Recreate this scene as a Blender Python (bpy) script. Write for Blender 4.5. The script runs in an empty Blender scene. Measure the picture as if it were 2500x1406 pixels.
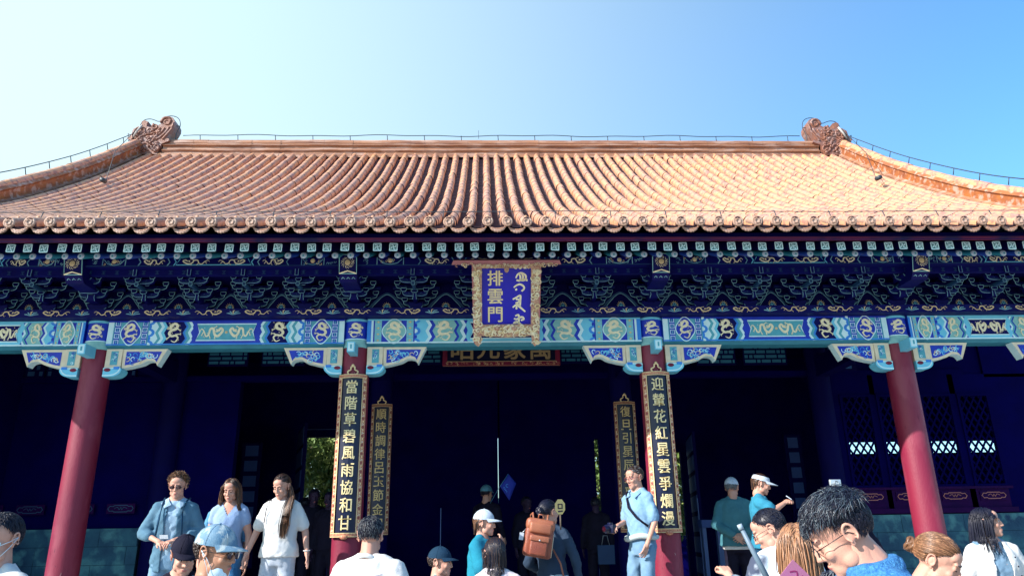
import bpy, bmesh, math, random
import numpy as np
from mathutils import Vector, Matrix, noise
random.seed(7); rng = np.random.default_rng(7)
S = bpy.context.scene
COL = S.collection
R = math.radians
# ------------------------------------------------------------------ camera
YAW, PITCH, ROLL = .0376, .3263, .0171
F = Vector((math.sin(YAW)*math.cos(PITCH), math.cos(YAW)*math.cos(PITCH), math.sin(PITCH)))
R0 = Vector((math.cos(YAW), -math.sin(YAW), 0)); U0 = R0.cross(F)
RV = math.cos(ROLL)*R0 - math.sin(ROLL)*U0; UV = math.sin(ROLL)*R0 + math.cos(ROLL)*U0
cd = bpy.data.cameras.new('camera'); cam = bpy.data.objects.new('camera', cd); COL.objects.link(cam)
cd.sensor_width = 36; cd.lens = 36*1805/2500; cd.clip_start = .05; cd.clip_end = 5000
m = Matrix((RV, UV, -F)).transposed().to_4x4(); m.translation = Vector((-.2362, 0, 1.6)); cam.matrix_world = m
S.camera = cam
# ------------------------------------------------------------------ light
SUN_EL, SUN_AZ = R(31), R(62)          # azimuth: degrees to the left of straight behind the camera
sd = Vector((-math.sin(SUN_AZ)*math.cos(SUN_EL), -math.cos(SUN_AZ)*math.cos(SUN_EL), math.sin(SUN_EL)))
sl = bpy.data.lights.new('sun', 'SUN'); sl.energy = 4.8; sl.angle = R(.5); sl.color = (1, .93, .86)
so = bpy.data.objects.new('sun', sl); COL.objects.link(so)
so.rotation_euler = sd.to_track_quat('Z', 'Y').to_euler(); so.location = (-20, -20, 30)
w = bpy.data.worlds.new('World'); S.world = w; w.use_nodes = True
nt = w.node_tree; bg = nt.nodes['Background']
sky = nt.nodes.new('ShaderNodeTexSky'); sky.sky_type = 'NISHITA'; sky.sun_disc = False
sky.sun_elevation = SUN_EL; sky.sun_rotation = math.atan2(sd.x, sd.y)
sky.air_density = 1.0; sky.dust_density = 2.2; sky.ozone_density = 1.5
hs = nt.nodes.new('ShaderNodeHueSaturation'); hs.inputs['Saturation'].default_value = 1.15
nt.links.new(sky.outputs[0], hs.inputs['Color'])
# thin haze brightens the air towards the sun's side (a world direction)
tcw = nt.nodes.new('ShaderNodeTexCoord'); dp = nt.nodes.new('ShaderNodeVectorMath'); dp.operation = 'DOT_PRODUCT'
dp.inputs[1].default_value = Vector((-.93, .25, .10)).normalized()
nt.links.new(tcw.outputs['Generated'], dp.inputs[0])
mr = nt.nodes.new('ShaderNodeMapRange'); mr.interpolation_type = 'SMOOTHSTEP'
mr.inputs['From Min'].default_value = -.46; mr.inputs['From Max'].default_value = .94
nt.links.new(dp.outputs['Value'], mr.inputs[0])
mxw = nt.nodes.new('ShaderNodeMix'); mxw.data_type = 'RGBA'; mxw.inputs['B'].default_value = (3.5, 4.6, 4.95, 1)
nt.links.new(mr.outputs[0], mxw.inputs['Factor']); 
tm = nt.nodes.new('ShaderNodeMix'); tm.data_type = 'RGBA'; tm.blend_type = 'MULTIPLY'; tm.inputs['Factor'].default_value = 1; tm.inputs['B'].default_value = (.84, 1.28, 1.46, 1)
nt.links.new(hs.outputs[0], tm.inputs['A']); nt.links.new(tm.outputs['Result'], mxw.inputs['A']); nt.links.new(mxw.outputs['Result'], bg.inputs[0])
bg.inputs[1].default_value = .12
S.view_settings.view_transform = 'Standard'; S.view_settings.look = 'None'
S.view_settings.exposure = 1.05; S.view_settings.gamma = 1
S.cycles.max_bounces = 8; S.cycles.diffuse_bounces = 5; S.cycles.use_denoising = True
try: S.cycles.denoiser = 'OPENIMAGEDENOISE'
except Exception: pass

# ------------------------------------------------------------------ materials
def mat(name, c, rough=.6, c2=None, sc=8, amt=.5, bump=0, bsc=30, spec=.4, stretch=(1,1,1), c3=None, sc3=3, amt3=.3, metal=0, emit=0):
    """colour c broken up by noise towards c2, and towards c3 in sharper patches, with an optional bump"""
    M = bpy.data.materials.new(name); M.use_nodes = True
    t = M.node_tree; b = t.nodes['Principled BSDF']; L = t.links.new
    b.inputs['Roughness'].default_value = rough; b.inputs['Specular IOR Level'].default_value = spec
    b.inputs['Metallic'].default_value = metal
    tc = t.nodes.new('ShaderNodeTexCoord'); mp = t.nodes.new('ShaderNodeMapping'); mp.inputs['Scale'].default_value = stretch
    L(tc.outputs['Object'], mp.inputs[0])
    def nz(scale, lo, hi):
        n = t.nodes.new('ShaderNodeTexNoise'); n.inputs['Scale'].default_value = scale; n.inputs['Detail'].default_value = 5
        L(mp.outputs[0], n.inputs['Vector'])
        r = t.nodes.new('ShaderNodeMapRange'); r.inputs['From Min'].default_value = lo; r.inputs['From Max'].default_value = hi
        L(n.outputs[0], r.inputs[0]); return r.outputs[0]
    def mix(a, bb, fac, k):
        x = t.nodes.new('ShaderNodeMix'); x.data_type = 'RGBA'
        mm = t.nodes.new('ShaderNodeMath'); mm.operation = 'MULTIPLY'; mm.inputs[1].default_value = k
        L(fac, mm.inputs[0]); L(mm.outputs[0], x.inputs['Factor'])
        if isinstance(a, tuple): x.inputs['A'].default_value = (*a, 1)
        else: L(a, x.inputs['A'])
        x.inputs['B'].default_value = (*bb, 1); return x.outputs['Result']
    if c2 is None: c2 = tuple(v*.7 for v in c)
    o = mix(c, c2, nz(sc, .3, .7), amt)
    if c3: o = mix(o, c3, nz(sc3, .5, .62), amt3)
    L(o, b.inputs['Base Color'])
    if bump:
        n = t.nodes.new('ShaderNodeTexNoise'); n.inputs['Scale'].default_value = bsc; n.inputs['Detail'].default_value = 4
        L(mp.outputs[0], n.inputs['Vector'])
        bp = t.nodes.new('ShaderNodeBump'); bp.inputs['Strength'].default_value = bump; bp.inputs['Distance'].default_value = .01
        L(n.outputs[0], bp.inputs['Height']); L(bp.outputs[0], b.inputs['Normal'])
    if emit:
        b.inputs['Emission Color'].default_value = (*c, 1); b.inputs['Emission Strength'].default_value = emit
    return M
NAVY = mat('navy_paint_and_shade', (.0006, .0006, .055), .7, (.0006, .0005, .035), 4, .6, spec=.08)  # blue paint under the eaves; inside, navy stands in for shade
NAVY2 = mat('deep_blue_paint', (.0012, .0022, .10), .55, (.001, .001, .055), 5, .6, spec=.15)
DARK = mat('navy_shade_timber', (.0006, .0003, .060), .8, (.0008, .0002, .035), 3, .7, spec=.04)  # interior shade put into the base colour as deep navy
BLUE = mat('cobalt_paint', (.006, .035, .50), .45, (.004, .02, .30), 9, .6, .1, 60)
AZURE = mat('azure_paint', (.03, .26, .75), .45, (.02, .15, .58), 9, .6)
CYAN = mat('pale_cyan_paint', (.17, .60, .78), .45, (.12, .48, .68), 9, .6)
ICE = mat('pale_ice_paint', (.64, .86, .88), .45, (.46, .74, .80), 12, .6)
TEAL = mat('teal_paint', (.10, .42, .50), .45, (.05, .28, .36), 12, .7)
SAGE = mat('sage_green_paint', (.27, .56, .52), .5, (.15, .40, .42), 20, .7)
LINE = mat('faint_teal_line_paint', (.26, .52, .56), .5, (.05, .18, .30), 5, .9)
LETTER = mat('gilt_lettering', (.80, .66, .34), .4, (.62, .48, .24), 25, .5, spec=.6); LETTERD = mat('shaded_gilt_lettering', (.56, .43, .19), .5, (.36, .26, .12), 25, .6)  # the second gilt is a shaded copy for the inner boards
LINE2 = mat('teal_edge_paint', (.006, .055, .13), .6, (.003, .03, .10), 5, .9)
GOLD = mat('gold_leaf', (.75, .58, .30), .4, (.52, .36, .18), 25, .7, spec=.6)
GOLDP = mat('pale_gold_leaf', (.90, .82, .54), .4, (.62, .50, .30), 25, .5, spec=.6)
CREAM = mat('cream_paint', (.78, .70, .50), .5, (.62, .50, .36), 15, .6)
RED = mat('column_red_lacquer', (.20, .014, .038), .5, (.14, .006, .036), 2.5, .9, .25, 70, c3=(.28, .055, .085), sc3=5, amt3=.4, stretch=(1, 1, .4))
REDB = mat('red_board_paint', (.20, .004, .035), .6, (.10, .003, .03), 6, .8)
EAVER = mat('shadowed_eave_red', (.15, .003, .035), .7, (.05, .001, .04), 2.2, .9, c3=(.004, .001, .04), sc3=3, amt3=.9)  # dark patches put partial shadow into the red
MAROON = mat('maroon_door_paint', (.022, .001, .05), .7, (.010, .001, .04), 6, .8, spec=.08)
BRDR = mat('red_gold_border', (.36, .08, .06), .5, (.6, .35, .18), 60, .9, .4, 80)
BLACKL = mat('black_lacquer', (.003, .006, .035), .35, (.003, .004, .02), 6, .5)
TILE = mat('orange_glazed_tile', (.60, .30, .145), .36, (.46, .24, .18), 3, .9, .5, 50, c3=(.20, .10, .10), sc3=12, amt3=.65)
TILE2 = mat('trough_shade_and_mortar', (.085, .035, .035), .65, (.03, .015, .035), 12, .9, .5, 60)  # trough shade darkened into the colour; also mortar at the tile lips
RIDGE = mat('ridge_glaze', (.36, .17, .09), .45, (.17, .075, .05), 4, .9, .5, 40, stretch=(.35, 1, 3), c3=(.50, .36, .30), sc3=5, amt3=.5)
HIP = mat('orange_ridge_glaze', (.36, .12, .03), .5, (.20, .065, .035), 6, .9, .5, 40, c3=(.46, .30, .24), sc3=9, amt3=.8)
ORNM = mat('ornament_glaze', (.24, .10, .06), .45, (.12, .06, .06), 9, .8, .6, 60, c3=(.34, .24, .22), sc3=9, amt3=.5)
CLAY = mat('weathered_clay', (.38, .24, .16), .6, (.26, .14, .12), 18, .9, .6, 60, c3=(.50, .40, .32), sc3=20, amt3=.5)
WIRE = mat('dark_wire', (.03, .045, .06), .5)
GREYB = mat('grey_brick', (.030, .12, .17), .85, (.008, .035, .09), 2.5, .95, .8, 30, c3=(.08, .24, .26), sc3=4, amt3=.8)
MORTAR = mat('mortar', (.008, .035, .08), .9)
STONE = mat('pale_stone', (.42, .40, .37), .8, (.30, .29, .28), 2, .7, .4, 20)
PAVE = mat('stone_paving', (.40, .38, .35), .85, (.28, .27, .26), 1.2, .7, .4, 12)
STEEL = mat('galvanised_metal', (.5, .55, .6), .35, metal=.6)

# ------------------------------------------------------------------ mesh builder
class MB:
    def __init__(s): s.v = []; s.f = []; s.m = []; s.n = 0; s.mats = []; s.sm = []
    def mi(s, m):
        if m not in s.mats: s.mats.append(m)
        return s.mats.index(m)
    def add(s, vs, fs, m, smooth=False):
        b = s.n; s.v.extend([tuple(p) for p in vs]); s.n = len(s.v); k = s.mi(m)
        for f in fs: s.f.append([b+i for i in f]); s.m.append(k); s.sm.append(smooth)
    def box(s, x0, x1, y0, y1, z0, z1, m, fn=None):
        vs = [(x, y, z) for x in (x0, x1) for y in (y0, y1) for z in (z0, z1)]
        if fn: vs = [fn(*p) for p in vs]
        s.add(vs, [(0,1,3,2),(4,6,7,5),(0,4,5,1),(2,3,7,6),(0,2,6,4),(1,5,7,3)], m)
    def plate(s, poly, d0, d1, m, fn=None, em=None):
        """polygon [(u,v)] extruded from depth d0 (front, seen) to d1"""
        n = len(poly); fn = fn or (lambda u, d, v: (u, d, v))
        vs = [fn(u, d0, v) for u, v in poly] + [fn(u, d1, v) for u, v in poly]
        s.add(vs, [list(range(n)), list(range(2*n-1, n-1, -1))], m)
        s.add(vs, [(i, i+n, (i+1) % n + n, (i+1) % n) for i in range(n)], em or m)
    def ribbon(s, pts, w, d, m, fn=None, th=.004, closed=False):
        """flat stroke along pts [(u,v)], w half width (number or list), at depth d"""
        P = np.array(pts, float); n = len(P); fn = fn or (lambda u, d, v: (u, d, v))
        if closed: T = np.roll(P, -1, 0) - np.roll(P, 1, 0)
        else: T = np.gradient(P, axis=0) if n > 2 else np.repeat(P[1:]-P[:1], 2, 0)
        N = np.stack([-T[:, 1], T[:, 0]], 1); N /= np.linalg.norm(N, axis=1)[:, None]+1e-9
        W = np.full(n, w) if np.isscalar(w) else np.interp(np.linspace(0, 1, n), np.linspace(0, 1, len(w)), w)
        A = P+N*W[:, None]; B = P-N*W[:, None]
        vs = [fn(a[0], d, a[1]) for a in A]+[fn(b[0], d, b[1]) for b in B]+[fn(a[0], d+th, a[1]) for a in A]+[fn(b[0], d+th, b[1]) for b in B]
        fs = []
        for i in range(n if closed else n-1):
            j = (i+1) % n
            fs += [(i, j, n+j, n+i), (i, 2*n+i, 2*n+j, j), (n+i, n+j, 3*n+j, 3*n+i)]
        s.add(vs, fs, m)
    def tube(s, pts, r, m, n=6, cap=True, smooth=True):
        P = [Vector([float(c) for c in p]) for p in pts]; k = len(P); rr = [r]*k if np.isscalar(r) else [float(q) for q in np.interp(np.linspace(0, 1, k), np.linspace(0, 1, len(r)), r)]
        vs = []; up = Vector((0, 0, 1))
        for i, p in enumerate(P):
            t = (P[min(i+1, k-1)]-P[max(i-1, 0)]).normalized()
            a = t.cross(up if abs(t.z) < .95 else Vector((0, 1, 0))).normalized(); b = a.cross(t)
            for j in range(n):
                an = 2*math.pi*j/n; vs.append(p+rr[i]*(math.cos(an)*a+math.sin(an)*b))
        fs = [(i*n+j, i*n+(j+1) % n, (i+1)*n+(j+1) % n, (i+1)*n+j) for i in range(k-1) for j in range(n)]
        if cap: fs += [list(range(n))[::-1], [(k-1)*n+j for j in range(n)]]
        s.add(vs, fs, m, smooth)
    def lathe(s, prof, c, m, n=24, axis='z', smooth=True, a0=0, a1=2*math.pi):
        """prof [(r, h)] about c"""
        full = abs(a1-a0-2*math.pi) < 1e-6; na = n if full else n+1; vs = []
        for r, h in prof:
            for j in range(na):
                a = a0+(a1-a0)*j/n; x, y = r*math.cos(a), r*math.sin(a)
                if axis == 'z': vs.append((c[0]+x, c[1]+y, c[2]+h))
                else: vs.append((c[0]+x, c[1]+h, c[2]+y))
        k = len(prof)
        fs = [(i*na+j, i*na+(j+1) % na, (i+1)*na+(j+1) % na, (i+1)*na+j) for i in range(k-1) for j in range(n)]
        s.add(vs, fs, m, smooth)
    def ball(s, c, r, m, nu=12, nv=8, M=None, smooth=True, fn=None):
        r = (r, r, r) if np.isscalar(r) else r; vs = []
        for i in range(nv+1):
            t = math.pi*i/nv
            for j in range(nu):
                p = 2*math.pi*j/nu; q = Vector((r[0]*math.sin(t)*math.cos(p), r[1]*math.sin(t)*math.sin(p), r[2]*math.cos(t)))
                if M is not None: q = M @ q
                q = q+Vector(c)
                vs.append(fn(*q) if fn else q)
        fs = [(i*nu+j, (i+1)*nu+j, (i+1)*nu+(j+1) % nu, i*nu+(j+1) % nu) for i in range(nv) for j in range(nu)]
        s.add(vs, fs, m, smooth)
    def limb(s, a, b, ra, rb, m, n=12, flat=1.0, flatax=None):
        """tapered capsule; flat squashes it along flatax"""
        a = Vector(a); b = Vector(b); t = (b-a); L = t.length; t = t/max(L, 1e-6)
        x = t.cross(Vector((0, 0, 1)) if abs(t.z) < .9 else Vector((0, 1, 0))).normalized(); y = x.cross(t)
        rings = [(a-t*ra*math.cos(q), ra*math.sin(q)) for q in (R(8), R(35), R(62), R(90))]+[(b+t*rb*math.cos(q), rb*math.sin(q)) for q in (R(90), R(62), R(35), R(8))]
        vs = []
        for c, r in rings:
            for j in range(n):
                q = 2*math.pi*j/n; d = r*(math.cos(q)*x+math.sin(q)*y)
                if flatax is not None: fa = Vector(flatax); d = d-fa*d.dot(fa)*(1-flat)
                vs.append(c+d)
        k = len(rings)
        fs = [(i*n+j, i*n+(j+1) % n, (i+1)*n+(j+1) % n, (i+1)*n+j) for i in range(k-1) for j in range(n)]+[list(range(n))[::-1], [(k-1)*n+j for j in range(n)]]
        s.add(vs, fs, m, True)
    def loft(s, rings, m, n=20, sup=2.3):
        """rings: (centre, rx, ry) horizontal superellipses"""
        vs = []
        for c, rx, ry in rings:
            for j in range(n):
                q = 2*math.pi*j/n; cx, sy = math.cos(q), math.sin(q)
                vs.append((c[0]+rx*math.copysign(abs(cx)**(2/sup), cx), c[1]+ry*math.copysign(abs(sy)**(2/sup), sy), c[2]))
        k = len(rings)
        fs = [(i*n+j, i*n+(j+1) % n, (i+1)*n+(j+1) % n, (i+1)*n+j) for i in range(k-1) for j in range(n)]+[list(range(n))[::-1], [(k-1)*n+j for j in range(n)]]
        s.add(vs, fs, m, True)
    def mesh(s, name):
        me = bpy.data.meshes.new(name); me.from_pydata(s.v, [], s.f)
        for m in s.mats: me.materials.append(m)
        me.polygons.foreach_set('material_index', s.m); me.polygons.foreach_set('use_smooth', s.sm); me.update()
        return me
    def build(s, name, parent=None, fix=True, loc=None):
        me = s.mesh(name)
        if fix:
            b = bmesh.new(); b.from_mesh(me); bmesh.ops.recalc_face_normals(b, faces=b.faces); b.to_mesh(me); b.free()
        o = bpy.data.objects.new(name, me); COL.objects.link(o); o.parent = parent
        if loc: o.location = loc
        return o
def tag(o, label=None, cat=None, group=None, kind=None):
    if label: o['label'] = label
    if cat: o['category'] = cat
    if group: o['group'] = group
    if kind: o['kind'] = kind
    return o
def empty(name, loc=(0, 0, 0), rz=0):
    o = bpy.data.objects.new(name, None); COL.objects.link(o); o.location = loc; o.rotation_euler = (0, 0, rz); o.empty_display_size = .1; return o
def copy(o, parent, loc=None, sx=None):
    c = o.copy(); COL.objects.link(c); mi = o.matrix_parent_inverse.copy(); c.parent = parent; c.matrix_parent_inverse = mi
    if loc: c.location = loc
    if sx: c.scale.x = sx
    return c
def crom(pts, n=6, closed=False):
    P = [np.array(p, float) for p in pts]; k = len(P); out = []
    for i in range(k if closed else k-1):
        p0, p1, p2, p3 = (P[(i-1) % k], P[i], P[(i+1) % k], P[(i+2) % k]) if closed else (P[max(i-1, 0)], P[i], P[i+1], P[min(i+2, k-1)])
        for j in range(n):
            t = j/n; out.append(.5*(2*p1+(p2-p0)*t+(2*p0-5*p1+4*p2-p3)*t*t+(3*p1-p0-3*p2+p3)*t**3))
    if not closed: out.append(P[-1])
    return [tuple(float(q) for q in p) for p in out]
def text_into(mb, ch, cx, cz, size, d, m, fn=None, bold=.02, wx=1.0, th=.004, seed=None):
    """one glyph centred on (cx, cz), laid as thin raised metal"""
    c = bpy.data.curves.new('glyph', 'FONT'); c.body = ch; c.size = 1; c.offset = 0; c.resolution_u = 3
    o = bpy.data.objects.new('glyph', c); COL.objects.link(o)
    me = bpy.data.meshes.new_from_object(o.evaluated_get(bpy.context.evaluated_depsgraph_get()))
    P = np.array([v.co[:2] for v in me.vertices]); mn, mx = P.min(0), P.max(0)
    P = (P-(mn+mx)/2)/(max(mx-mn)) * size; P[:, 0] *= wx
    fn = fn or (lambda u, d, v: (u, d, v))
    for k, (dx, dz) in enumerate(((0, 0), (bold, bold*.4), (-bold, -bold*.4), (bold*.5, -bold*.8), (-bold*.5, bold*.8))):
        mb.add([fn(cx+p[0]+dx*size*.5, d-th-k*.0003, cz+p[1]+dz*size*.5) for p in P], [list(p.vertices) for p in me.polygons], m)
    bpy.data.objects.remove(o); bpy.data.curves.remove(c); bpy.data.meshes.remove(me)

# ------------------------------------------------------------------ painted motifs
def dragon(mb, cx, cz, w, h, d, m, fn=None, rnd=None, flip=1, kind=0):
    """gilded dragon stroke pattern inside a w x h field"""
    r = rnd or random.Random(int(cx*977+cz*131)); X = lambda u, v: (cx+flip*u*w/2, cz+v*h/2)
    k = min(w, h)/2; dd = [d]
    def D(): dd[0] -= .00012; return dd[0]
    if kind == 0:
        body = [(.35,.55),(.05,.8),(-.3,.62),(-.12,.32),(.3,.2),(.55,-.08),(.25,-.32),(-.2,-.28),(-.5,-.5),(-.2,-.85),(.25,-.72)]
        head = (.42, .5); legs = [((.3,.2),(.75,.35)),((-.12,.32),(-.65,.2)),((.25,-.32),(.7,-.55)),((-.2,-.28),(-.7,-.15))]
    else:
        body = [(-.62,.15),(-.78,.6),(-.95,.2),(-.6,-.55),(-.3,-.3),(-.15,.5),(.1,.45),(.2,-.35),(.42,-.55),(.6,.1),(.82,.5),(.95,.1)]
        head = (-.52, .2); legs = [((-.3,-.3),(-.35,-.85)),((-.15,.5),(-.4,.8)),((.2,-.35),(.05,-.8)),((.6,.1),(.75,-.4))]
    b = crom(body, 5); mb.ribbon([X(*p) for p in b], [.13*k, .17*k, .15*k, .10*k, .04*k], D(), m, fn)
    hx, hz = head
    mb.plate([X(hx+.16*math.cos(a)*(1+.3*r.random())*(h/w if w > h else 1), hz+.16*math.sin(a)*(1+.3*r.random())) for a in np.linspace(0, 2*math.pi, 10)[:-1]], D(), d+.004, m, fn)
    q = h/w if w > h else 1
    for a in (40, 80, 120, -20, -60):
        mb.ribbon([X(hx, hz), X(hx+.2*q*math.cos(R(a)), hz+.2*math.sin(R(a))), X(hx+.36*q*math.cos(R(a+25)), hz+.36*math.sin(R(a+25)))], [.05*k, .02*k], D(), m, fn)
    for (a, e) in legs:
        mb.ribbon([X(*a), X((a[0]+e[0])/2, (a[1]+e[1])/2+.06), X(*e)], [.08*k, .045*k], D(), m, fn)
        for da in (-50, -10, 30, 70):
            an = math.atan2(e[1]-a[1], e[0]-a[0])+R(da)
            mb.ribbon([X(*e), X(e[0]+.15*q*math.cos(an), e[1]+.15*math.sin(an))], [.03*k, .012*k], D(), m, fn)
    for _ in range(8):
        u, v = r.uniform(-.8, .8), r.uniform(-.85, .85); a = r.uniform(0, 6.3)
        mb.ribbon([X(u, v), X(u+.1*q*math.cos(a), v+.1*math.sin(a)), X(u+.16*q*math.cos(a+1), v+.16*math.sin(a+1))], [.03*k, .01*k], D(), m, fn)
def scrolls(mb, poly_fn, n, s, d, mats, fn=None, seed=1):
    r = random.Random(seed)
    for i in range(n):
        u, v = poly_fn(r); a0 = r.uniform(0, 6.3); k = r.choice((-1, 1)); pts = []
        for t in np.linspace(0, 1, 9):
            a = a0+k*t*5; q = s*(1-.75*t); pts.append((u+q*math.cos(a), v+q*math.sin(a)))
        mb.ribbon(pts, [s*.10, s*.16, s*.05], d-i*.00002, mats[i % len(mats)], fn)
def zig(x, w, z0, z1, dirn):
    """zigzag boundary points going up"""
    return [(x+dirn*a*w, z0+(z1-z0)*t) for t, a in ((0, 0), (.26, 1), (.5, .25), (.74, 1), (1, 0))]

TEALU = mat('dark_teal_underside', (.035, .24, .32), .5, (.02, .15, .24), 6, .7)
BRDRD = mat('shaded_red_gold_border', (.16, .035, .03), .5, (.30, .17, .08), 60, .9, .4, 80)  # shaded copy of the board border, for the inner boards
# ================================================================== the gate hall
HALL = tag(empty('gate_hall', (0, 9, 0)), 'red columned palace gate hall with orange tiled roof and painted eaves', 'building')
def part(mb, name, parent=None, **k):
    o = mb.build(name, parent or HALL, **k)
    if parent is None: o.matrix_parent_inverse = Matrix.Translation((0, -9, 0))
    return o
CX = [-7.3, -4.98, -1.84, 1.84, 4.98, 7.3]
BF, BZ0, BZ1 = 8.86, 3.855, 4.20       # painted beam: face, bottom, top
SCUFF = mat('chipped_plaster', (.5, .38, .36), .8); SCUFF2 = mat('dark_chip', (.08, .008, .03), .7)
# ---- columns with painted heads
def column(x):
    mb = MB(); mb.lathe([(.168, .6), (.170, 1.5), (.167, 3.0), (.163, BZ0-.01)], (x, 9, 0), RED, 40)
    mb.lathe([(.24, .6), (.24, .64), (.19, .70)], (x, 9, 0), STONE, 32)
    rr_ = random.Random(int(x*50))
    fs_ = lambda u, d, v: (x+(.1705-d)*math.sin(u/.17), 9-(.1705-d)*math.cos(u/.17), v)
    for _ in range(16):
        u, v = rr_.uniform(-.2, .2), rr_.choice((rr_.uniform(.7, 1.6), rr_.uniform(.7, 3.6))); L_ = rr_.uniform(.01, .05)
        mb.ribbon([(u, v), (u+rr_.uniform(-.008, .008), v+L_*.5), (u+rr_.uniform(-.012, .012), v+L_)], [.0015, rr_.uniform(.001, .003), .0007], 0, SCUFF if rr_.random() < .3 else SCUFF2, fs_, th=.001)
    o = part(mb, 'column')
    h = MB(); h.lathe([(.168, BZ0-.012), (.168, BZ0+.09)], (x, 9, 0), SAGE, 32)
    h.lathe([(.167, BZ0+.09), (.167, BZ1-.03)], (x, 9, 0), BLUE, 32); h.lathe([(.169, BZ1-.03), (.169, BZ1)], (x, 9, 0), CYAN, 32)
    fn = lambda u, d, v: (x+(.167-d)*math.sin(u/.167), 9-(.167-d)*math.cos(u/.167), v)
    dragon(h, 0, BZ0+.20, .22, .20, -.004, GOLDP, fn, flip=1 if x < 0 else -1)
    h.ribbon([(u, BZ0+.09) for u in np.linspace(-.25, .25, 12)], .006, -.003, ICE, fn)
    hp = part(h, 'column_head', o); hp.matrix_parent_inverse = Matrix.Identity(4)
    b = MB(); bx = x
    b.box(bx-.045, bx+.045, 8.60, 8.84, BZ0-.13, BZ0-.005, CYAN)
    b.box(bx-.034, bx+.034, 8.595, 8.60, BZ0-.118, BZ0-.017, ICE); b.box(bx-.008, bx+.012, 8.591, 8.595, BZ0-.09, BZ0-.04, TEAL)
    part(b, 'beam_end_block')
for x in CX: column(x)
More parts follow.
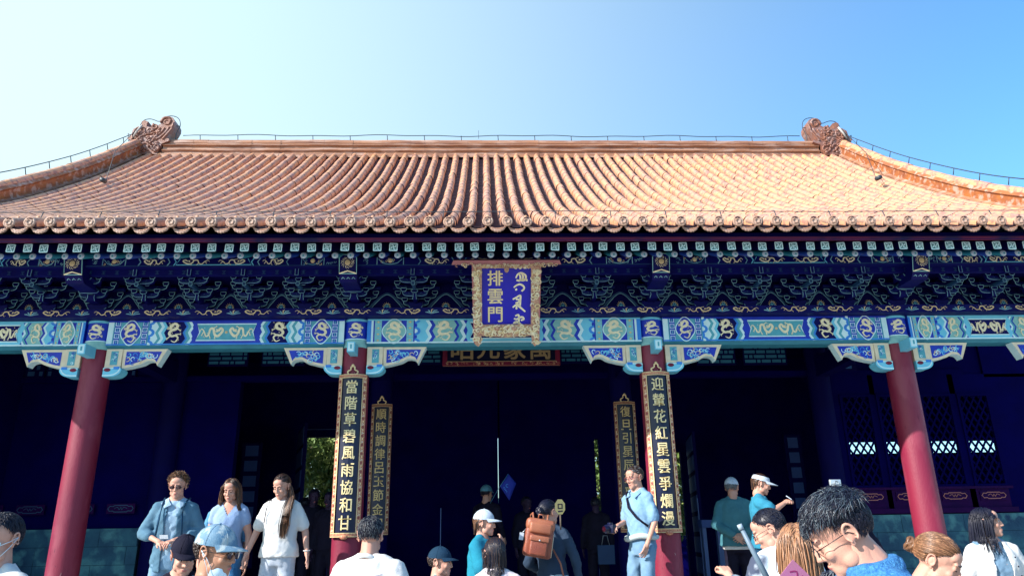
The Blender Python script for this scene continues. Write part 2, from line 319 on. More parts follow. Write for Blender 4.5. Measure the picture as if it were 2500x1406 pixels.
# ---- painted beams
def beam(x0, x1, style):
    A, B = (BLUE, CYAN) if style else (CYAN, BLUE)
    mb = MB(); c = (x0+x1)/2; hw = (x1-x0)/2; d = BF
    z0, z1 = BZ0+.035, BZ1
    mb.box(x0, x1, BF, BF+.3, z0, z1, BLUE if style else AZURE)
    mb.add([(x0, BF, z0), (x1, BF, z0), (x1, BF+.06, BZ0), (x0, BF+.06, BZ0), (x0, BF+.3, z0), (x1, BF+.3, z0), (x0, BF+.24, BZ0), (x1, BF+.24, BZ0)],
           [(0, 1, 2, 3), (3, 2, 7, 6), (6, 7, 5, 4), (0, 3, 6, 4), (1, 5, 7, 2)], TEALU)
    H = z1-z0
    for sg in (-1, 1):
        X = lambda t: c-sg*hw+sg*t*hw
        def rect(t0, t1, m, dd, za=z0, zb=z1):
            a, b = sorted((X(t0), X(t1))); mb.plate([(a, za), (b, za), (b, zb), (a, zb)], d-dd, d, m)
        def chev(t0, t1, amp, m, dd):
            a = zig(X(t0), amp, z0, z1, sg); b = zig(X(t1), amp, z0, z1, sg)
            mb.plate(a+b[::-1], d-dd, d, m)
        rect(0, .03, AZURE if style else ICE, .003); rect(.03, .045, ICE, .004)
        for t0, t1 in ((.055, .105), (.285, .335)):
            rect(t0, t1, SAGE if style else BLUE, .004)
            for j in range(4):
                zc = z0+H*(j+.5)/4; xc = (X(t0)+X(t1))/2
                q = abs(X(t1)-X(t0))*.36
                mb.ribbon([(xc-q, zc-.025), (xc+q, zc-.025), (xc+q, zc+.025), (xc-q, zc+.025)], .005, d-.007, ICE if not style else CYAN, closed=True)
                mb.plate([(xc-q*.5, zc), (xc, zc-.015), (xc+q*.5, zc), (xc, zc+.015)], d-.007, d-.004, GOLD if style else TEAL)
            rect(t0-.008, t0, TEAL if not style else BLUE, .005); rect(t1, t1+.008, TEAL if not style else BLUE, .005)
        mc = (X(.113)+X(.277))/2; mw = abs(X(.277)-X(.113))
        rect(.113, .277, TEAL if not style else BLUE, .003)
        oct_ = [(mc+mw*.49*math.cos(a)*(1+.07*math.cos(4*a)), (z0+z1)/2+H*.47*math.sin(a)*(1+.07*math.cos(4*a))) for a in np.linspace(0, 2*math.pi, 33)[:-1]]
        mb.plate(oct_, d-.006, d, SAGE if style else BLUE); mb.ribbon(oct_, .006, d-.010, ICE, closed=True)
        dragon(mb, mc, (z0+z1)/2, mw*.86, H*.86, d-.011, GOLDP, flip=sg if style else -sg)
        # half flowers and stepped chevrons
        chev(.345, .43, .03, CYAN if style else ICE, .003)
        for zz in (z0+H*.02, z0+H*.5, z1-H*.02):
            fl = [(X(.345)+sg*.07*math.cos(a), max(z0, min(z1, zz+.055*math.sin(a)))) for a in np.linspace(-math.pi/2, math.pi/2, 9)]
            mb.plate(fl, d-.006, d, AZURE); 
            fl = [(X(.345)+sg*.035*math.cos(a), max(z0+.001, min(z1-.001, zz+.028*math.sin(a)))) for a in np.linspace(-math.pi/2, math.pi/2, 9)]
            mb.plate(fl, d-.009, d, ICE)
        chev(.39, .415, .05, TEAL if not style else CYAN, .005); chev(.415, .44, .05, ICE, .006); chev(.44, .465, .05, BLUE if style else CYAN, .007)
        chev(.465, .62, .05, NAVY2 if not style else SAGE, .004)
        dragon(mb, X(.56), (z0+z1)/2, .155*hw*.95, H*.9, d-.012, GOLDP, flip=-sg)
        chev(.64, .665, .05, TEAL, .005); chev(.665, .69, .05, ICE, .006); chev(.69, .715, .05, BLUE, .007)
        if style: chev(.735, .76, .05, CYAN, .005); chev(.76, .80, .05, ICE, .006)
    # centre panel
    X = lambda t: c-hw+t*hw
    q0, q1 = (.735, 1.265)
    ca, cb = (CYAN, NAVY2) if style else (BLUE, TEAL)
    mb.plate([(X(q0), z0), (X(q1), z0), (X(q1)+.035, z0+H*.26), (X(q1)+.01, z0+H*.5), (X(q1)+.035, z0+H*.74), (X(q1), z1), (X(q0), z1), (X(q0)-.035, z0+H*.74), (X(q0)-.01, z0+H*.5), (X(q0)-.035, z0+H*.26)][::1], d-.008, d, ca)
    e = .05*hw; zz0, zz1 = z0+H*.17, z1-H*.17
    bx = [(X(q0)+.02, zz0), (X(q1)-.02, zz0), (X(q1)-.06, (zz0+zz1)/2), (X(q1)-.02, zz1), (X(q0)+.02, zz1), (X(q0)+.06, (zz0+zz1)/2)]
    mb.plate(bx, d-.011, d, cb); mb.ribbon(bx, .007, d-.014, ICE, closed=True)
    pw = (q1-q0)*hw
    for sg in (-1, 1): dragon(mb, c+sg*pw*.24, (z0+z1)/2, pw*.38, H*.56, d-.014, GOLDP, kind=1, flip=sg)
    mb.ball((c, d-.012, (z0+z1)/2), (.018, .005, .018), GOLD, 8, 6)
    mb.box(x0+.001, x1-.001, d-.0085, d+.01, z0+.001, z0+.018, ICE if style else AZURE); mb.box(x0+.001, x1-.001, d-.0087, d+.01, z1-.02, z1-.001, CYAN if style else BLUE)
    return part(mb, 'painted_beam')
for i in range(5): beam(CX[i]+.14, CX[i+1]-.14, i % 2 == 0)
# ---- dragon frieze on the beams
mb = MB(); FZ0, FZ1, FY = BZ1+.002, BZ1+.10, 8.70
mb.box(-7.35, 7.35, FY, 9.1, FZ0, FZ1, NAVY2)
x = -7.2; k = 0
while x < 7.2:
    if k % 2 == 0:
        dragon(mb, x, (FZ0+FZ1)/2, .33, .082, FY-.004, GOLD, kind=1, flip=1 if k % 4 else -1, rnd=random.Random(k))
        x += .30
    else:
        for a in (20, 50, 90, 130, 160):
            mb.ribbon([(x, FZ0+.02), (x+.05*math.cos(R(a)), FZ0+.02+.06*math.sin(R(a))*.8), (x+.09*math.cos(R(a-12)), FZ0+.02+.055*math.sin(R(a)))], [.004, .006, .003], FY-.004, LINE if a != 90 else GOLD)
        x += .30
    k += 1
part(mb, 'dragon_frieze')
# ---- sparrow braces under the beams beside every column
def brace(x, sg):
    mb = MB(); e = x+sg*.15; fn = lambda u, d, v: (e+sg*u, d, BZ0+v); y0, y1 = 8.90, 9.02
    wave = crom([(.62, -.21), (.585, -.16), (.50, -.148), (.43, -.185), (.36, -.205), (.28, -.225), (.20, -.238)], 4)
    mb.plate([(.19, -.002), (.72, -.002)]+wave, y0, y1, CREAM, fn, em=ICE)
    inn = crom([(.605, -.165), (.575, -.125), (.50, -.115), (.43, -.145), (.36, -.172), (.30, -.19), (.235, -.2)], 4)
    mb.plate([(.235, -.035), (.655, -.035)]+inn, y0-.005, y0, BLUE, fn)
    scrolls(mb, lambda r: (lambda u: (u, -.06-r.random()*(.11 if u < .42 else .045)))(r.uniform(.26, .60)), 22, .035, y0-.007, (CYAN, ICE, AZURE, CYAN, GOLD), fn, seed=int(x*10)+sg)
    mb.plate([(0, -.002), (.19, -.002), (.19, -.24), (0, -.24)], y0-.012, y1+.01, CREAM, fn)
    mb.plate([(.06, -.03), (.145, -.03), (.145, -.20), (.06, -.20)], y0-.016, y0-.012, TEAL, fn)
    scrolls(mb, lambda r: (r.uniform(.08, .125), r.uniform(-.18, -.05)), 8, .02, y0-.018, (ICE, BLUE), fn, seed=int(x*7)+sg)
    foot = crom([(.20, -.235), (.215, -.26), (.20, -.30), (.15, -.335), (.08, -.345)], 3)
    mb.plate([(0, -.235)]+foot+[(0, -.345)], y0-.03, y1+.02, CYAN, fn)
    mb.ribbon([(0, -.25)]+[(u-.02, v+.015) for u, v in foot[2:]]+[(.0, -.33)], .007, y0-.034, ICE, fn)
    mb.plate([(.05+.04*math.cos(a), -.262+.022*math.sin(a)) for a in np.linspace(0, 2*math.pi, 13)[:-1]], y0-.036, y0-.03, REDB, fn)
    mb.plate([(.125, -.225), (.19, -.225), (.19, -.255), (.125, -.255)], y0-.04, y0-.012, AZURE, fn)
    part(mb, 'sparrow_brace')
for i, x in enumerate(CX):
    if i: brace(x, -1)
    if i < 5: brace(x, 1)
# ---- bracket sets and the arched boards between
def boat(w, h, k=.35):
    return crom([(-w, h), (-w*.97, h*.45), (-w*.75, h*.08), (-w*.45, 0)], 3)+crom([(w*.45, 0), (w*.75, h*.08), (w*.97, h*.45), (w, h)], 3)
def bracket(mb, big=False):
    """one set about x = 0, y = 0 at the wall plane (front is -y), z = 0 at the frieze top"""
    lw = .0027
    def outline(poly, y, m=LINE, closed=False): mb.ribbon(poly, lw, y-.0035, m, closed=closed)
    def block(x, z, y, w=.034, h=.045, body=NAVY):
        p = [(x-w*.62, z), (x+w*.62, z), (x+w, z+h*.5), (x+w, z+h), (x-w, z+h), (x-w, z+h*.5)]
        mb.plate(p, y, y+.07, body); outline([p[5], p[0], p[1], p[2], p[3], p[4]], y, closed=True)
    def arm(w, z, y, h=.055, body=NAVY):
        p = [(u, z+v) for u, v in boat(w, h)]
        mb.plate(p+[], y, y+.05, body); outline(p, y)
        outline([(u*.93, z+.018+(v-z)*.9) for u, v in p], y, LINE2)
        for sx in (-1, 1): block(sx*(w-.014), z+h, y-.01)
        block(0, z+h, y-.01, .026, .032)
        for sx in (-.5, .5): outline([(sx*w, z+h*.25), (sx*w*.9, z+h*.6), (sx*w*1.1, z+h*.8)], y, LINE2)
    W = 1.35 if big else 1
    p = [(-.05*W, 0), (.05*W, 0), (.085*W, .045), (.085*W, .09), (-.085*W, .09), (-.085*W, .045)]
    mb.plate(p, -.02, .14, NAVY2); outline([p[5], p[0]], -.02); outline([p[1], p[2]], -.02)
    arm(.155, .06, .02); arm(.245, .155, .04)
    arm(.15, .13, -.16, body=NAVY2); arm(.235, .225, -.14)
    arm(.165, .235, -.36, body=NAVY2)
    mb.box(-.29, .29, -.01, .05, .27, .30, NAVY2); mb.box(-.29, .29, -.012, -.01, .27, .274, LINE2)
    # neck, slanting lever and beam head
    w = .05 if big else .022
    mb.plate([(-w, .08), (w, .08), (w*1.1, .16), (-w*1.1, .16)], -.19, .05, NAVY2)
    for sx in (-1, 1): outline([(sx*w*.8, .16), (sx*w*.75, .12), (sx*w*1.1, .075)], -.19)
    block(0, .155, -.22, .04*W, .035)
    if big:
        mb.box(-.075, .075, -.47, .0, .185, .228, LINE2); mb.box(-.07, .07, -.474, -.47, .19, .223, TEAL)
        outline([(-.075, .185), (.075, .185), (.075, .228), (-.075, .228)], -.471, closed=True)
        f2 = lambda u, d, v: (u, -.685+d+max(0, .305-v)*.9, v+(.0 if v > .3 else .0))
        q = [(-.10, .25), (.10, .25), (.10, .43), (.06, .47), (-.06, .47), (-.10, .43)]
        mb.plate(q, 0, .45, NAVY2, f2); mb.ribbon(q, .0045, -.004, SAGE, f2, closed=True)
        mb.plate([(-.10, .17), (.10, .17), (.10, .25), (.0, .275), (-.10, .25)], -.002, .3, NAVY2, f2)
        for q_ in (-.06, 0, .06): mb.ribbon([(q_-.02, .20), (q_, .215), (q_+.02, .20)], .003, -.006, LINE, f2)
        mb.ribbon([(-.10, .25), (.0, .275), (.10, .25)], .005, -.008, GOLDP, f2)
        mb.ball((0, -.690, .37), (.034, .006, .036), GOLD, 12, 8)
        for s_ in range(16):
            a = s_*.83; mb.ribbon([(.045*math.cos(a), .37+.045*math.sin(a)), (.065*math.cos(a+.2), .37+.060*math.sin(a+.2)), (.078*math.cos(a+.45), .37+.072*math.sin(a+.45))], [.003, .0015], -.006, GOLDP, f2)
        mb.plate([(-.10, .255), (.10, .255), (.12, .28), (-.12, .28)], -.46, -.3, NAVY2); outline([(-.12, .28), (-.10, .255), (.10, .255), (.12, .28)], -.46)
        mb.plate([(-.10, .155), (.10, .155), (.12, .18), (-.12, .18)], -.26, -.1, NAVY2); outline([(-.12, .18), (-.10, .155), (.10, .155), (.12, .18)], -.26)
    else:
        q = [(-.016, .185), (.016, .185), (.022, .205), (.016, .23), (-.016, .23), (-.022, .205)]
        mb.plate(q, -.42, -.1, LINE2); outline(q, -.42, closed=True)
        mb.box(-.019, .019, -.50, .0, .285, .375, NAVY2); outline([(-.019, .285), (.019, .285), (.019, .375), (-.019, .375)], -.50, closed=True)
        block(0, .245, -.40, .032, .04)
BX = []
for a, b, n in ((-4.98, -1.84, 5), (-1.84, 1.84, 5), (1.84, 4.98, 5), (4.98, 7.3, 4), (-7.3, -4.98, 4)):
    BX += [(a+(b-a)*i/n, i == 0) for i in range(n)]
BX.sort()
BX.append((7.3, True))
m0 = MB(); bracket(m0); B0 = part(m0, 'bracket_set'); m1 = MB(); bracket(m1, True); B1 = part(m1, 'column_bracket_set')
u0 = u1 = False
for x, big in BX:
    src = B1 if big else B0
    if (u1 if big else u0): o = copy(src, HALL)
    else: o = src
    if big: u1 = True
    else: u0 = True
    o.location = (x, 8.80, FZ1)
AB = None
for (x0, _), (x1, _) in zip(BX[:-1], BX[1:]):
    if AB is None or True:
        w = (x1-x0)/2
        mb = MB()
        mb.box(-w, w, .075, .09, 0, .40, NAVY)
        arch = crom([(-w*.86, .01), (-w*.62, .045), (-w*.48, .10), (-w*.34, .15), (-w*.2, .20), (0, .235), (w*.2, .20), (w*.34, .15), (w*.48, .10), (w*.62, .045), (w*.86, .01)], 4)
        mb.ribbon(arch, .013, .070, LINE2); mb.ribbon([(u*.9, v-.012) for u, v in arch], .003, .066, LINE)
        for q in range(3):
            cx_, cz_ = ((-.018, .055), (.018, .055), (0, .085))[q]
            mb.ribbon([(cx_+.014*math.cos(a), cz_+.014*math.sin(a)) for a in np.linspace(0, 6.28, 9)[:-1]], .0028, .070, CYAN, closed=True)
        for a in np.linspace(-.6, math.pi+.6, 11):
            mb.ribbon([(.04*math.cos(a), .06+.04*math.sin(a)), (.055*math.cos(a+.15), .064+.06*math.sin(a+.1))], [.003, .001], .070, GOLD)
        mb.ribbon([(.038*math.cos(a), .062+.04*math.sin(a)) for a in np.linspace(-.9, math.pi+.9, 14)], .0022, .070, GOLD)
        o = part(mb, 'arched_board'); o.location = ((x0+x1)/2, 8.80, FZ1)
# ---- upper painted purlin beam and the band of small marks
mb = MB(); UY, UZ0, UZ1 = 8.20, 4.665, 4.765
mb.box(-7.4, 7.4, UY, UY+.18, UZ0, UZ1, NAVY2); mb.box(-7.4, 7.4, UY-.004, UY, UZ0, UZ0+.008, LINE2)
for i in range(5):
    a, b = CX[i]+.12, CX[i+1]-.12; c = (a+b)/2; hw = (b-a)/2; st = i % 2
    for sg in (-1, 1):
        X = lambda t: c-sg*hw+sg*t*hw
        for t in (.12, .30): mb.ribbon([(X(t), UZ0), (X(t), UZ1)], .004, UY-.004, LINE)
        for t in (.40, .63, .68): mb.ribbon([(X(t), UZ0), (X(t)+sg*.03, (UZ0+UZ1)/2), (X(t), UZ1)], .005, UY-.004, CYAN if t > .65 else LINE)
        mb.ribbon([(X(.13), UZ1-.02), (X(.16), UZ0+.03), (X(.21), UZ0+.012), (X(.26), UZ0+.03), (X(.29), UZ1-.02)], .004, UY-.004, LINE)
        mb.ball((X(.21), UY-.002, (UZ0+UZ1)/2+.01), (.028, .004, .028), GOLD, 8, 6)
        scrolls(mb, lambda r: (X(r.uniform(.13, .29)), UZ0+.02+r.random()*.06), 8, .018, UY-.005, (LINE, GOLD), seed=i*5+sg)
        scrolls(mb, lambda r: (X(r.uniform(.03, .10)), UZ0+.02+r.random()*.06), 4, .018, UY-.005, (LINE,), seed=i*5+sg+3)
        dragon(mb, X(.53), (UZ0+UZ1)/2, hw*.17, .09, UY-.006, GOLDP, kind=1, flip=sg)
        dragon(mb, X(.86), (UZ0+UZ1)/2, hw*.22, .085, UY-.006, GOLDP, kind=1, flip=sg)
    mb.ribbon([(c-hw*.27, UZ1-.01), (c-hw*.30, UZ0+.015), (c+hw*.30, UZ0+.015), (c+hw*.27, UZ1-.01)], .004, UY-.004, CYAN)
part(mb, 'purlin_beam')
mb = MB(); mb.box(-7.4, 7.4, 8.32, 8.38, 4.595, 4.665, NAVY2); mb.box(-7.4, 7.4, 8.38, 8.9, 4.655, 4.67, NAVY)
x = -7.2
while x < 7.2:
    for dz in (.014, .033, .052): mb.ribbon([(x-.022+.006*(dz == .033), 4.597+dz), (x+.022-.006*(dz == .033), 4.597+dz)], .003, 8.316, LINE2)
    mb.ribbon([(x, 4.611), (x, 4.649)], .003, 8.317, LINE2); x += .155
part(mb, 'marked_fascia')
# ---- rafters
mb = MB(); sl_ = .42
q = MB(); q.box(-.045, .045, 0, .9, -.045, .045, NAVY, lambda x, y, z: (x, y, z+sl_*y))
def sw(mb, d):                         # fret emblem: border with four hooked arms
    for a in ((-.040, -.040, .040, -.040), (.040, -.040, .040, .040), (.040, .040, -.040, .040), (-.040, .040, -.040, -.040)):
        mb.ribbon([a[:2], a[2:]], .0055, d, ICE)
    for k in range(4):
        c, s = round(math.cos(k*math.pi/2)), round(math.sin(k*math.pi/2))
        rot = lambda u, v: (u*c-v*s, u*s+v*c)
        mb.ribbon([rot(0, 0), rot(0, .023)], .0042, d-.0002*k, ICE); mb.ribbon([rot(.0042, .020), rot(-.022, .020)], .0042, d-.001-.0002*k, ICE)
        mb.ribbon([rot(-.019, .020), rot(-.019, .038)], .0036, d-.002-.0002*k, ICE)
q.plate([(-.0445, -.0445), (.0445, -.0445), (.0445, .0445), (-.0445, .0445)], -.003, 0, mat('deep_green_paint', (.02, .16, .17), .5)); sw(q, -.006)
FR = part(q, 'square_rafter')
q2 = MB()
RB = mat('rafter_teal', (.03, .28, .36), .4, (.02, .2, .28)); RB2 = mat('rafter_blue', (.02, .07, .42), .4, (.01, .05, .3))
def rr(m, p):
    g = MB(); n = 16; prof = [(.0, -.004), (.012, -.004), (.020, -.003), (.030, 0), (.038, .012), (.040, .03), (.040, 1.0)]
    for (r0, h0), (r1, h1), mm in zip(prof[:-1], prof[1:], (TEAL, p, p, p, m, m)):
        g.lathe([(r0, h0), (r1, h1)], (0, 0, 0), mm, n, axis='y')
    g.v = [(x, y, z+.45*max(y, 0)) for x, y, z in g.v]; return g
PEARL = mat('pearl_paint', (.55, .68, .78), .35, (.4, .52, .66), 30, .5)
RR1 = part(rr(RB, PEARL), 'round_rafter'); RR2 = part(rr(RB2, PEARL), 'round_rafter')
n = 83; sp = .1765
for i in range(n):
    x = (i-(n-1)/2)*sp
    o = FR if i == 0 else copy(FR, HALL); o.location = (x+.02*math.sin(i*3.7)*.4, 7.50, 4.612+.004*math.sin(i*2.3)); o.rotation_euler = (0, .05*math.sin(i*1.9), 0)
    src = (RR1, RR2)[i % 2]
    o = src if i < 2 else copy(src, HALL); o.location = (x, 7.87, 4.665)
# ---- eave soffit and boards
mb = MB()
mb.box(-7.55, 7.55, 7.44, 7.47, 4.662, 4.70, EAVER)
part(mb, 'red_eave_board')
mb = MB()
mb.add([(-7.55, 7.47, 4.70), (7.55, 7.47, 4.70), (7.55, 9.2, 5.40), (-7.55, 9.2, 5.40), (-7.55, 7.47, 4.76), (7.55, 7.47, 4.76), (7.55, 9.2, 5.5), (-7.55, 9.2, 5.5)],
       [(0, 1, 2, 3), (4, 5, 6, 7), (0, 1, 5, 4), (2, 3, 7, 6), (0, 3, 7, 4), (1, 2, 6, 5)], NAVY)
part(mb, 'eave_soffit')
# ---- roof
prof = [(7.36, 4.80), (7.8, 5.01), (8.4, 5.31), (9.25, 5.78), (10.1, 6.30), (11.0, 6.92), (12.0, 7.66), (12.8, 8.30), (13.3, 8.72), (13.92, 9.24)]
PY = np.array([p[0] for p in prof]); PZ = np.array([p[1] for p in prof])
def smooth_prof(n):
    c = crom(prof, 12); A = np.array(c); s = np.r_[0, np.cumsum(np.hypot(*np.diff(A, axis=0).T))]
    t = np.linspace(0, s[-1], n); return np.interp(t, s, A[:, 0]), np.interp(t, s, A[:, 1])
NT = 29; ty, tz = smooth_prof(NT)
RW = 7.35; NR = 71; tsp = 2*RW/(NR-1)
roof = MB()
for i in range(NR):
    x = -RW+i*tsp; jit = rng.normal(0, .004, NT)
    for k in range(NT-1):
        p0 = np.array([ty[k], tz[k]]); p1 = np.array([ty[k+1], tz[k+1]]); t = (p1-p0)/np.linalg.norm(p1-p0); nn = np.array([-t[1], t[0]])
        vs = []
        xx0 = x+jit[k]; rA = .0635; rB = .0605
        for (p, r) in ((p0-t*.012, rA), (p1, rB)):
            for a in np.linspace(-.25, math.pi+.25, 9):
                c = p+nn*(.022+r*math.sin(a)*1.25); vs.append((xx0+r*math.cos(a), c[0], c[1]))
        fs = [(j, j+1, 9+j+1, 9+j) for j in range(8)]; roof.add(vs, fs, TILE, True)
        # lip at the lower end of each tile
        roof.add([vs[j] for j in range(9)]+[(xx0, (p0-t*.012)[0], (p0-t*.012)[1])], [(j, j+1, 9) for j in range(8)], TILE2)
    if i < NR-1:
        for k in range((NT-1)*2):
            s0, s1 = k/2, (k+1)/2
            p0 = np.array([np.interp(s0, range(NT), ty), np.interp(s0, range(NT), tz)]); p1 = np.array([np.interp(s1, range(NT), ty), np.interp(s1, range(NT), tz)])
            t = (p1-p0)/np.linalg.norm(p1-p0); nn = np.array([-t[1], t[0]]); vs = []
            for (p, up) in ((p0, .016), (p1, .002)):
                for u in np.linspace(-1, 1, 5):
                    c = p+nn*(up-.022+.016*u*u); vs.append((x+tsp/2+u*.062, c[0], c[1]))
            vs += [(v[0], v[1]-nn[0]*.016*0, v[2]-.016) for v in vs[:5]]
            roof.add(vs, [(j, j+1, 6+j, 5+j) for j in range(4)]+[(j, 10+j, 11+j, j+1) for j in range(4)], TILE2)
by = [2*13.92-y for y in PY[::-1]]
bz = list(PZ[::-1])
vs = [(sx*7.55, y, z-.05) for y, z in zip(list(PY)+by[1:], list(PZ)+bz[1:]) for sx in (-1, 1)]
roof.add(vs, [(2*i, 2*i+1, 2*i+3, 2*i+2) for i in range(len(vs)//2-1)], TILE2)
vs2 = [(a, b, c-.12) for a, b, c in vs]
roof.add(vs2, [(2*i, 2*i+1, 2*i+3, 2*i+2) for i in range(len(vs)//2-1)], NAVY)
ROOF = part(roof, 'roof', fix=False)
# round and drip tiles at the eave
q = MB(); q.lathe([(.0, -.022), (.018, -.02), (.022, -.030), (.030, -.026), (.036, -.018), (.044, -.022), (.056, -.024), (.060, -.012), (.060, .06), (.055, .2)], (0, 0, 0), CLAY, 24, axis='y')
for a in np.linspace(0, 6.28, 6)[:-1]: q.tube([(.028*math.cos(a), -.024, .028*math.sin(a)), (.034*math.cos(a+.5), -.027, .034*math.sin(a+.5)), (.024*math.cos(a+.9), -.024, .024*math.sin(a+.9))], .004, CLAY, 4)
q.v = [(x, y, z+.5*max(0, y)) for x, y, z in q.v]
q.lathe([(.0, .135), (.012, .130), (.020, .115), (.022, .095), (.017, .08), (.017, .04)], (0, .12, 0), TILE, 12)
ET = part(q, 'round_eave_tile', ROOF)
q = MB()
up = [(u, -.056-.026*math.cos(u/.092*math.pi/2)) for u in np.linspace(-.092, .092, 9)]
lo = [(u, -.058-.070*max(0, math.cos(u/.0905*math.pi/2))**.55+(.005 if j % 2 else 0)) for j, u in enumerate(np.linspace(.090, -.090, 13))]
q.plate(up+lo, 0, .014, CLAY); q.ribbon([(u, v-.006) for u, v in up], .004, -.005, TILE)
q.ribbon([(u*.9, v+.010) for u, v in lo], .003, -.004, CLAY)
vs = [(u, y, v+.004+(y*.5)) for y in (0, .25) for u, v in up]; q.add(vs, [(j, j+1, 10+j, 9+j) for j in range(8)], TILE2)
DT = part(q, 'drip_tile', ROOF)
for i in range(NR):
    x = -RW+i*tsp; o = ET if i == 0 else copy(ET, ROOF); o.location = (x, 7.335, 4.838+.004*math.sin(i*1.7)); o.rotation_euler = (.04*math.sin(i*2.1), .6*i, 0) if False else (0, 0, .03*math.sin(i*1.3))
    if i < NR-1:
        o = DT if i == 0 else copy(DT, ROOF); o.location = (x+tsp/2, 7.345+.01*math.sin(i*2.9), 4.842+.004*math.sin(i*2.3)); o.rotation_euler = (-.1, .02*math.sin(i*1.1), 0)
# main ridge
rp = [(.20, 9.12), (.20, 9.20), (.17, 9.215), (.14, 9.225), (.14, 9.27), (.165, 9.285), (.175, 9.30), (.165, 9.315), (.13, 9.33), (.12, 9.335), (.12, 9.40), (.13, 9.405), (.16, 9.425), (.16, 9.435), (.13, 9.45), (.105, 9.46), (.105, 9.485), (.115, 9.50), (.115, 9.545), (.085, 9.585), (.04, 9.605), (0, 9.61)]
full = [(-a, z) for a, z in rp]+[(a, z) for a, z in rp[::-1]]
mb = MB(); xs = np.linspace(-6.9, 6.9, 47)
for x0, x1 in zip(xs[:-1], xs[1:]):
    dz = random.uniform(-.004, .004); dy = random.uniform(-.004, .004)
    vs = [(x, 13.92+a+dy, z+dz) for x in (x0, x1) for a, z in full]; n = len(full)
    mb.add(vs, [(j, j+1, n+j+1, n+j) for j in range(n-1)], RIDGE)
    mb.add([(x0+.004, 13.92+a*1.0+dy, z+dz) for a, z in full], [list(range(n))], RIDGE)
part(mb, 'main_ridge', ROOF)
# descending ridges
def desc(sg):
    mb = MB(); yy, zz = smooth_prof(40); pr_ = [(-.12, -.05), (-.12, .045), (-.14, .055), (-.14, .08), (-.11, .095), (-.10, .11), (-.10, .22), (-.115, .235), (-.13, .25), (-.115, .265), (-.09, .28), (-.08, .295), (-.07, .33), (-.04, .355), (0, .365)]
    pr2 = pr_+[(-a, z) for a, z in pr_[:-1][::-1]]; n = len(pr2)
    for k in range(2, 39):
        t = np.array([yy[k+1]-yy[k-1], zz[k+1]-zz[k-1]]); t /= np.linalg.norm(t); nn = np.array([-t[1], t[0]])
        j_ = random.uniform(-.006, .006)
        vs = []
        for kk in (k, k+1):
            for a, h in pr2:
                c = np.array([yy[min(kk, 39)], zz[min(kk, 39)]])+nn*(h+j_*(h > .3)); vs.append((sg*7.42+a, c[0], c[1]))
        fs = [(j, j+1, n+j+1, n+j) for j in range(n-1)]
        for j, f in enumerate(fs):
            mb.add([vs[i] for i in f], [(0, 1, 2, 3)], TILE if (j > 10 and j < n-12) else (HIP if 4 < j < n-5 else RIDGE))
        mb.add([vs[j] for j in range(n)], [list(range(n))], RIDGE)
    return part(mb, 'descending_ridge', ROOF)
for sg in (-1, 1): desc(sg)
# gable walls below the roof ends
mb = MB()
for sg in (-1, 1):
    pts = [(y, z-.17) for y, z in zip(list(PY)+by[1:], list(PZ)+bz[1:])]
    a = [(sg*7.3, y, z) for y, z in pts]; b = [(sg*7.5, y, z) for y, z in pts]; n = len(a)
    mb.add(a+b, [list(range(n)), list(range(2*n-1, n-1, -1))]+[(i, i+1, n+i+1, n+i) for i in range(n-1)]+[(0, n, 2*n-1, n-1)], MAROON)
part(mb, 'gable_wall')
